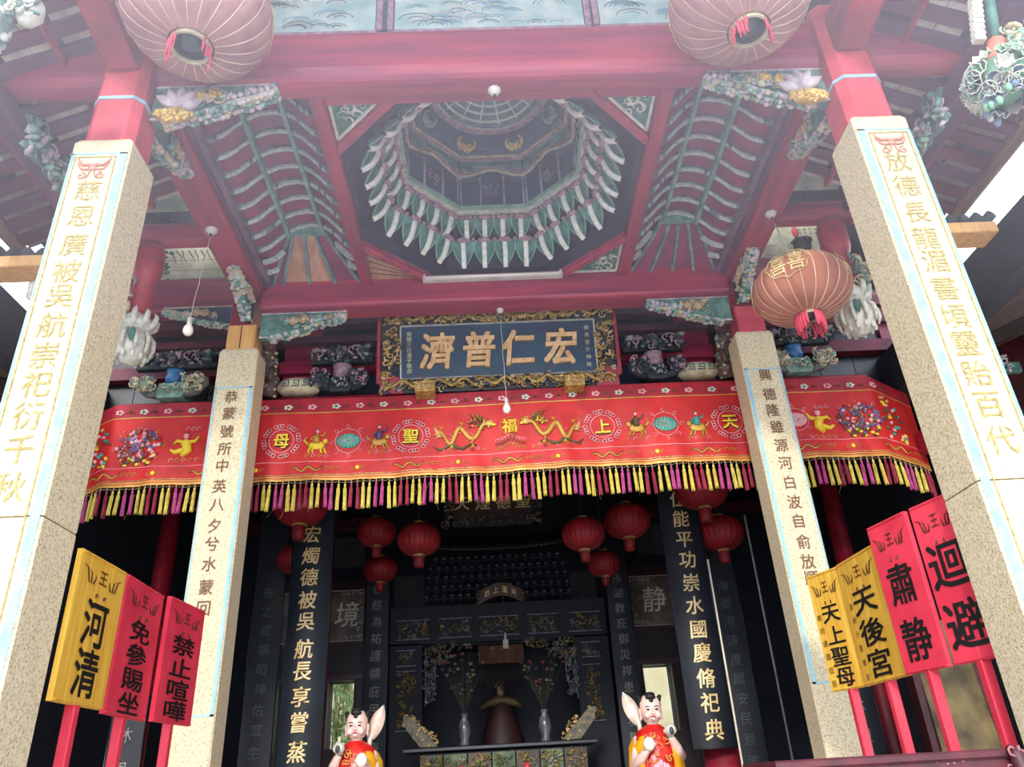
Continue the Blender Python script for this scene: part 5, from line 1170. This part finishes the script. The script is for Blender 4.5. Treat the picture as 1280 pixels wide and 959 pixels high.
m = MB(); m.grid(lambda a, b: f((a-.5)*.62, (b-.5)*.17, 0), 16, 2); m.grid(lambda a, b: f((.5-a)*.62, (b-.5)*.17, -.02), 16, 2); m.build('scroll', mat('sign_brown', '#4a342a', '#33231d', rough=.45), p)
m = MB(); m.tube([f((k/16-.5)*.62, .085, .004) for k in range(17)], .006, 4); m.tube([f((k/16-.5)*.62, -.085, .004) for k in range(17)], .006, 4)
for sg in (-1, 1):
    for k in range(3): scroll(m, f, sg*(.33+.0*k), -.06+.06*k, .035, .007, 1, k, sg, 0, .01, 7, 4)
m.build('gilt_border', mat('dim_gold', '#8d7a56', '#655638', metal=.2, bump=0), p)
for ch, u in zip('后上聖天', (-.20, -.07, .06, .19)):
    m = MB(); write(m, ch, f, .085, .10, .004, 0, .008, u, 0); m.build('gilt_character', GCH, p)
# niche contents
c = thing('curtain', 'faded orange fringed curtain hanging in the shrine niche', 'curtain', None, (-.09, 11.75, 3.1))
m = MB(); m.grid(lambda a, b: (-.42+.66*a, 11.78+.02*math.sin(a*60), 3.05+.25*b), 60, 2, 0); m.build('valance', mat('dull_orange', '#6b4230', '#4c2c22'), c)
m = MB()
for k in range(46): x = -.41+.0142*k; m.tube([(x, 11.78, 3.05), (x+.003, 11.78, 2.72+.05*math.sin(k*.5))], .004, 3)
m.build('fringe', mat('dark_fringe', '#3a2a2a', '#261c1f', bump=0), c, kind='stuff')
d = thing('deity_statue', 'small seated gilt deity with a wide collar in the middle of the niche', 'statue', None, (-.12, 11.95, 1.9))
m = MB(); m.lathe([(.30, 1.9), (.28, 2.1), (.20, 2.35), (.16, 2.5), (.07, 2.58), (.05, 2.62)], 16, (-.12, 11.95, 0), 0)
m.tube([(-.42, 11.8, 2.45), (-.3, 11.82, 2.52), (-.12, 11.85, 2.56), (.06, 11.82, 2.52), (.18, 11.8, 2.45)], [.03, .06, .07, .06, .03], 8, 1); m.build('robed_body', [mat('dim_red_robe', '#3f1c20', '#2a1316'), mat('dim_brocade', '#6b552e', '#3d3019', metal=.2)], d)
m = MB(); m.ell((-.12, 11.85, 2.68), (.06, .055, .085), 0, 12, 8); m.ell((-.12, 11.80, 2.675), (.009, .012, .016), 0, 6, 4); m.tube([(-.12+.075*math.cos(a*math.pi/8), 11.88, 2.71+.10*math.sin(a*math.pi/8)) for a in range(9)], .02, 6, 1); m.build('crowned_head', [mat('dim_skin', '#8a6f58', '#6b5442', bump=0), MATS['dim_brocade']], d)
for x in (-.60, .43):
    s_ = 'left' if x < 0 else 'right'
    v = thing('flower_vase', 'tall vase of reddish dried flowers on the altar, %s one' % s_, 'vase', None, (x, 10.75, 1.93))
    m = MB(); m.lathe([(.05, 1.93), (.07, 1.96), (.05, 2.0), (.085, 2.1), (.075, 2.2), (.035, 2.27), (.05, 2.32), (.03, 2.3)], 16, (x, 10.75, 0)); m.build('vase_body', mat('vase_grey', '#6d6a70', '#3e3d45', rough=.25), v)
    m = MB(); q = random.Random(int(x*10))
    for k in range(34):
        a = q.uniform(-1, 1); h = q.uniform(.25, .85); b = Vector((x, 10.75, 2.3)); e = b+Vector((a*h*.5, q.uniform(-.1, .1), h))
        m.tube([b, b.lerp(e, .5)+Vector((0, 0, .03)), e], [.004, .004, .002], 3, 0)
        m.ell(e, (.03, .02, .022), q.choice((1, 1, 2, 3)), 6, 4)
    m.build('dried_flowers', [mat('stem', '#3b4234', bump=0), mat('dull_rose', '#6e3434', '#4b2324', bump=0), mat('dull_leaf', '#38463f', bump=0), mat('dull_straw', '#76684a', bump=0)], v)
# altar table
a_ = thing('altar_table', 'dark altar table with a carved green and gold apron', 'table', None, (-.15, 10.6, 0))
MB().bar((-1.32, 10.62, 1.90), (1.02, 10.62, 1.90), .8, .05, .01).build('top', mat('altar_top', '#17161a', '#0e0d11', rough=.3), a_)
MB().box(-1.1, .85, 10.3, 10.95, 0, 1.86).build('body', SH, a_)
for k in range(7):
    x0 = -1.12+.29*k; m = MB(); m.box(x0, x0+.27, 10.26, 10.3, 1.2, 1.84, 0 if k % 2 else 3)
    carve(m, XZ(10.26), x0+.02, x0+.25, 1.25, 1.82, 60, .04, [0, 1, 2, 1], k, .03); m.build('carved_apron', [mat('apron_green', '#5f7350', '#39482f', scale=14), mat('apron_gold', '#a8924c', '#6e5c2b', metal=.2, scale=14), mat('apron_pale', '#9a9d8c', '#6c6f61'), mat('apron_brown', '#5b4a3a', '#3b2f25')], a_)
for s in (-1, 1):
    xo, xi = (-1.36, -.92) if s < 0 else (1.08, .62)
    g = thing('gilt_wing', 'slanting gilt carved wing at the %s end of the altar' % ('left' if s < 0 else 'right'), 'carving', None, ((xo+xi)/2, 10.5, 1.93))
    m = MB(); P = [(xo, 2.30), (xo+(xi-xo)*.2, 2.30), (xo+(xi-xo)*.7, 2.08), (xi, 1.94), (xi-(xi-xo)*.5, 1.94), (xo+(xi-xo)*.1, 2.15)]
    m.prism(P, XZ(10.5), .04, 0); carve(m, XZ(10.5), min(xo, xi), max(xo, xi), 1.94, 2.30, 120, .035, [1, 1, 2], 3, .03, lambda u, v: abs((v-1.94)/.36-(1-(u-xo)/(xi-xo))) < .3); m.build('carved_wing', [SHM[0], GOLDP, DGOLD], g)
for x in (-.61, .15):
    k = thing('candle', 'red candle in front of the altar apron, %s one' % ('left' if x < 0 else 'right'), 'candle', None, (x, 9.9, 1.3))
    MB().tube([(x, 9.9, 1.25), (x, 9.9, 1.66), (x, 9.9, 1.70)], [.035, .035, .02], 12).build('wax', MATS['sign_red'], k); MB().tube([(x, 9.9, 1.70), (x, 9.9, 1.73)], .004, 4).build('wick', BLACK, k)
    MB().lathe([(.07, 0), (.05, .03), (.015, .1), (.015, 1.2), (.05, 1.25), (.0, 1.25)], 12, (x, 9.9, 0)).build('stand', DGOLD, k)
h = thing('hanging_tag', 'small pale electric lamp holder hanging in front of the niche', 'lamp', None, (-.03, 10.5, 3.14))
m = MB(); m.box(-.065, .005, 10.48, 10.52, 3.06, 3.17); m.tube([(-.03, 10.5, 3.17), (-.03, 10.5, 3.26)], .016, 8); m.build('body', mat('dull_ivory', '#a7a493', '#8b8878'), h)
MB().tube([(-.03, 10.5, 3.26), (-.03, 10.6, 8.6)], .003, 3).build('cord', IRON, h)
for n_, (x, y, z, L_) in enumerate(((-.62, 8.9, 4.0, .6), (3.4, 8.6, 3.2, 1.4), (2.9, 9.3, 3.9, 1.6), (-3.0, 9.2, 2.2, 1.0))): pass
for n_, (p0, p1, lab) in enumerate((((2.42, 9.1, 3.75), (2.80, 9.1, 1.5), 'thin pale gilt strip right of the right gold couplet'), ((3.0, 9.2, 4.3), (3.3, 9.2, 1.4), 'thin broken pale strip in the dark farther right of the gold couplet'), ((-3.05, 8.4, 3.1), (-3.18, 8.4, 0), 'thin pale strip in the dark beside the left inner pillar'))):
    e = thing('edge_strip', lab, 'strip', None, p0); P0, P1 = Vector(p0), Vector(p1)
    MB().bar((P0.x, P0.y, P0.z), (P0.x, P0.y, P1.z), .02, .02, .003, up=(0, 1, 0)).build('strip', ETCH if n_ == 0 else DCH, e)
# ---------------------------------------------------------------- boy attendant statues
def boy(lab, x, y, zt, s):
    """zt top of the skull, s=+1: raised petal on picture right"""
    t = thing('boy_statue', lab, 'statue', None, (x, y, .0))
    MB().lathe([(.26, 0), (.26, .08), (.22, .12), (.22, .78), (.27, .84), (.27, .9), (0, .9)], 4, (x, y, 0), 0, False, .5).build('pedestal', DRED, t)
    # body: one continuous surface, head, neck and trunk
    z = lambda d: zt-d; K = 20; m = MB(); vs = []
    prof = [(1.20, .15, .13, 0), (1.0, .16, .13, 0), (.8, .16, .125, 0), (.62, .15, .12, 0), (.48, .155, .11, 0), (.36, .165, .095, 0), (.30, .13, .08, 0), (.265, .05, .05, 0), (.245, .045, .046, 0),
            (.232, .052, .055, -.008), (.215, .068, .070, -.014), (.185, .082, .084, -.018), (.15, .090, .090, -.018), (.11, .092, .092, -.014), (.07, .088, .09, -.008), (.035, .072, .076, -.002), (.01, .045, .05, 0), (0, .012, .012, 0)]
    for d, rx, ry, dy in prof:
        for j in range(K):
            a = 2*math.pi*j/K; vs.append((x+rx*math.cos(a), y+dy+ry*math.sin(a), z(d)))
    n = len(prof); m.add(vs, [(i*K+j, i*K+(j+1) % K, i*K+K+(j+1) % K, i*K+K+j) for i in range(n-1) for j in range(K)]+[tuple(range((n-1)*K, n*K))], 0, True)
    body = m.build('body', SKIN, t)
    fy = lambda u, d: y-.104+.25*abs(u)**1.6
    m = MB()                                                       # nose, cheeks, ears
    m.tube([(x, y-.100, z(.125)), (x, y-.112, z(.15)), (x, y-.122, z(.165))], [.008, .010, .013], 6); m.ell((x, y-.118, z(.166)), (.016, .01, .009), 0, 8, 5)
    for sg in (-1, 1): m.ell((x+sg*.045, y-.082, z(.178)), (.032, .028, .03), 0, 8, 6); m.ell((x+sg*.092, y-.005, z(.15)), (.014, .022, .038), 0, 8, 6); m.ell((x+sg*.09, y-.008, z(.195)), (.012, .014, .022), 0, 8, 5)
    m.ell((x, y-.092, z(.208)), (.022, .018, .016), 0, 8, 5); m.build('face_relief', SKIN, body)
    m = MB()
    for sg in (-1, 1):
        m.tube([(x+sg*u, fy(u, 0)-.001, z(d)) for u, d in ((.018, .118), (.036, .108), (.058, .114))], [.0025, .004, .002], 4)
        m.tube([(x+sg*u, fy(u, 0)-.002, z(d)) for u, d in ((.018, .136), (.034, .131), (.054, .136))], [.002, .004, .002], 4); m.ell((x+sg*.036, fy(.036, 0)-.001, z(.137)), (.009, .004, .006), 0, 8, 4)
    for sg in (-1, 1): m.ell((x+sg*.006, y-.124, z(.172)), (.003, .002, .002), 0, 5, 3)
    m.build('eyes_and_brows', BLACK, body)
    m = MB(); m.tube([(x-.022, y-.103, z(.193)), (x-.008, y-.110, z(.190)), (x, y-.109, z(.192)), (x+.008, y-.110, z(.190)), (x+.022, y-.103, z(.193))], [.002, .006, .005, .006, .002], 5); m.build('lips', mat('lip_red', '#c24a4a', bump=0), body)
    m = MB()                                                       # hair: forelock wedge, side tufts
    m.ell((x, y-.078, z(.035)), (.046, .024, .030), 0, 10, 6, Matrix.Rotation(.5, 3, 'X')); m.ell((x, y-.096, z(.062)), (.02, .014, .02), 0, 8, 5)
    m.ell((x, y-.03, z(.008)), (.052, .05, .02), 0, 10, 5)
    for sg in (-1, 1):
        m.ell((x+sg*.078, y-.01, z(.05)), (.026, .03, .028), 0, 8, 5); m.ell((x+sg*.088, y+.01, z(.10)), (.012, .03, .035), 0, 8, 5); m.ell((x+sg*.092, y-.012, z(.028)), (.018, .018, .018), 0, 8, 5)
    m.build('hair', BLACK, body, 'black tufts of hair')
    # red robe
    m = MB(); vs = []; rp = [(1.26, .235, .19), (1.0, .215, .175), (.75, .20, .16), (.58, .185, .15), (.45, .18, .135), (.36, .175, .115), (.30, .14, .095), (.262, .075, .07), (.25, .062, .062)]; K = 40
    for i, (d, rx, ry) in enumerate(rp):
        for j in range(K):
            a = 2*math.pi*j/K; k = 1+.035*math.sin(j*2.7+i*.5)*(1 if d > .4 else .3); vs.append((x+rx*k*math.cos(a), y-.012+ry*k*math.sin(a), z(d)))
    n = len(rp); m.add(vs, [(i*K+j, i*K+(j+1) % K, i*K+K+(j+1) % K, i*K+K+j) for i in range(n-1) for j in range(K)], 0, True)
    rb = m.build('red_robe', mat('satin_red', '#dc2a22', '#b01614', rough=.3, scale=9, bump=.5, bscale=22), t)
    m = MB(); f = lambda u, v, h: Vector((x+u, y-.012-.155*math.sqrt(max(.05, 1-(u/.2)**2))-h, v))
    carve(m, f, -.10, .10, z(.62), z(.32), 34, .022, [0], 4, .008, None, .1); m.build('robe_pattern', mat('robe_gold', '#e7a04c', '#d28436', bump=0), rb)
    m = MB(); m.box(x-.075, x+.075, y-.205, y-.175, z(.655), z(.60), 0)
    for k in range(5): m.ell((x-.05+.025*k, y-.20, z(.585-.02*math.sin(k*math.pi/4))), (.022, .012, .032), 1, 7, 5)
    m.ell((x, y-.21, z(.55)), (.02, .012, .03), 1, 7, 5); m.box(x-.14, x+.14, y-.19, y-.165, z(.675), z(.66), 2); m.build('lotus_apron', [mat('apron_leaf', '#3f6b45', '#2c4f33', bump=0), mat('lotus_pink', '#eab7c0', '#d995a5', bump=0), CREAM], rb)
    # yellow cape behind, falling open at the front
    m = MB()
    def cape(a, b):
        th = math.radians(-58+296*a); d = .272+1.0*b; r_ = (.08+.12*min(1, b*9)**.7+.09*b)*(1+.03*math.sin(a*40))
        return (x+r_*1.02*math.cos(th), y+.02+r_*.85*math.sin(th), z(d))
    m.grid(lambda a, b: cape(a, b), 50, 14); m.build('yellow_cape', mat('satin_yellow', '#f0b322', '#d48f14', rough=.35, scale=7, bump=.3), t)
    # arms (tapering, bent at the elbow) with hands of five fingers
    def arm(sg, elbow, wrist, fdir):
        sh = Vector((x+sg*.13, y-.01, z(.375))); e = Vector(elbow); w = Vector(wrist); fd = Vector(fdir).normalized(); m = MB()
        m.ell(sh, (.056, .056, .056), 0, 12, 8); m.tube([sh, sh.lerp(e, .5), e, e.lerp(w, .5), w, w+fd*.02], [.055, .05, .046, .040, .028, .026], 12, 0)
        sd = fd.cross(Vector((0, 1, 0))).normalized(); p = w+fd*.035
        m.ell(p, (.036, .022, .038), 0, 10, 6)
        for k in range(4):
            b = p+sd*(-.024+.016*k)+fd*.018; L_ = (.036, .042, .040, .03)[k]
            m.tube([b, b+fd*L_*.5+Vector((0, -.008, 0)), b+fd*L_*.8+Vector((0, -.022, 0))], [.010, .009, .006], 6, 0)
        b = p+sd*.034; m.tube([b, b+sd*.014+fd*.012+Vector((0, -.01, 0)), b+sd*.012+fd*.03+Vector((0, -.02, 0))], [.011, .010, .007], 6, 0)
        m.tube([w+Vector((.032*math.cos(i*.785), .01, .0))+Vector((0, .032*math.sin(i*.785), 0)) for i in range(9)], .006, 5, 1)
        m.build('arm', [SKIN, GREEN], t)
    arm(-s, (x-s*.20, y-.06, z(.50)), (x-s*.115, y-.17, z(.36)), (.1*s, 0, 1))
    arm(s, (x+s*.19, y-.08, z(.56)), (x+s*.10, y-.2, z(.45)), (-.5*s, -.2, .6))
    m = MB(); m.lathe([(.012, -.03), (.04, -.022), (.052, 0), (.045, .03), (.02, .055), (0, .06)], 12, (x-s*.11, y-.205, z(.315)), 0); m.ell((x-s*.11, y-.252, z(.315)), (.02, .006, .03), 1, 10, 5); m.build('held_pearl', [WHITE, IRON], t, 'white bead with dark mark')
    m = MB(); m.ell((x+s*.085, y-.23, z(.405)), (.05, .04, .055), 0, 12, 8); m.build('held_peach', mat('peach_white', '#f1e4d2', '#e0cdb8', bump=0), t, 'white peach')
    # white petal held up behind the ear
    m = MB(); b = Vector((x+s*.10, y+.06, z(.23))); e = Vector((x+s*.215, y+.05, z(-.03)))
    def petal(u, v, off):
        c = b.lerp(e, v); wv = .062*math.sin(math.pi*min(1, v*.9+.12))**.7*(1 if v < .99 else .1); d_ = (e-b).normalized(); sd = Vector((d_.z, 0, -d_.x))
        return c+sd*u*wv+Vector((0, .04*(u*u)-.02+off, 0))
    m.grid(lambda a, b_: petal(a*2-1, b_, 0), 6, 10); m.grid(lambda a, b_: petal(1-a*2, b_, .012), 6, 10)
    m.tube([b+Vector((0, 0, -.06)), b, b.lerp(e, .3)], [.02, .022, .012], 8); m.build('raised_petal', mat('petal_white', '#f0e3d3', '#d9b9a6', rough=.5, scale=10, bump=0), t, 'tall white petal')
    return t
boy('boy attendant statue in red robe and yellow cape left of the altar', -1.36, 7.2, 2.13, 1)
boy('boy attendant statue in red robe and yellow cape right of the altar', 1.17, 7.2, 2.13, -1)
# ================================================================== HAZE VOLUME added in front of the porch for lens glare and incense smoke
hz = MB().box(-4.6, 4.6, .9, 3.55, 3.5, 6.6).build('veil_haze', [bpy.data.materials.new('haze')], None, 'thin pale haze volume added for the glare veil and incense smoke', 'haze', None, 'stuff')
hm = hz.data.materials[0]; hm.use_nodes = True; hn = hm.node_tree.nodes; hn.remove(hn['Principled BSDF'])
vsn = hn.new('ShaderNodeVolumeScatter'); vsn.inputs['Color'].default_value = (.88, .88, 1, 1); vsn.inputs['Density'].default_value = .062; vsn.inputs['Anisotropy'].default_value = 0
hm.node_tree.links.new(vsn.outputs[0], hn['Material Output'].inputs['Volume'])
S.cycles.volume_bounces = 1
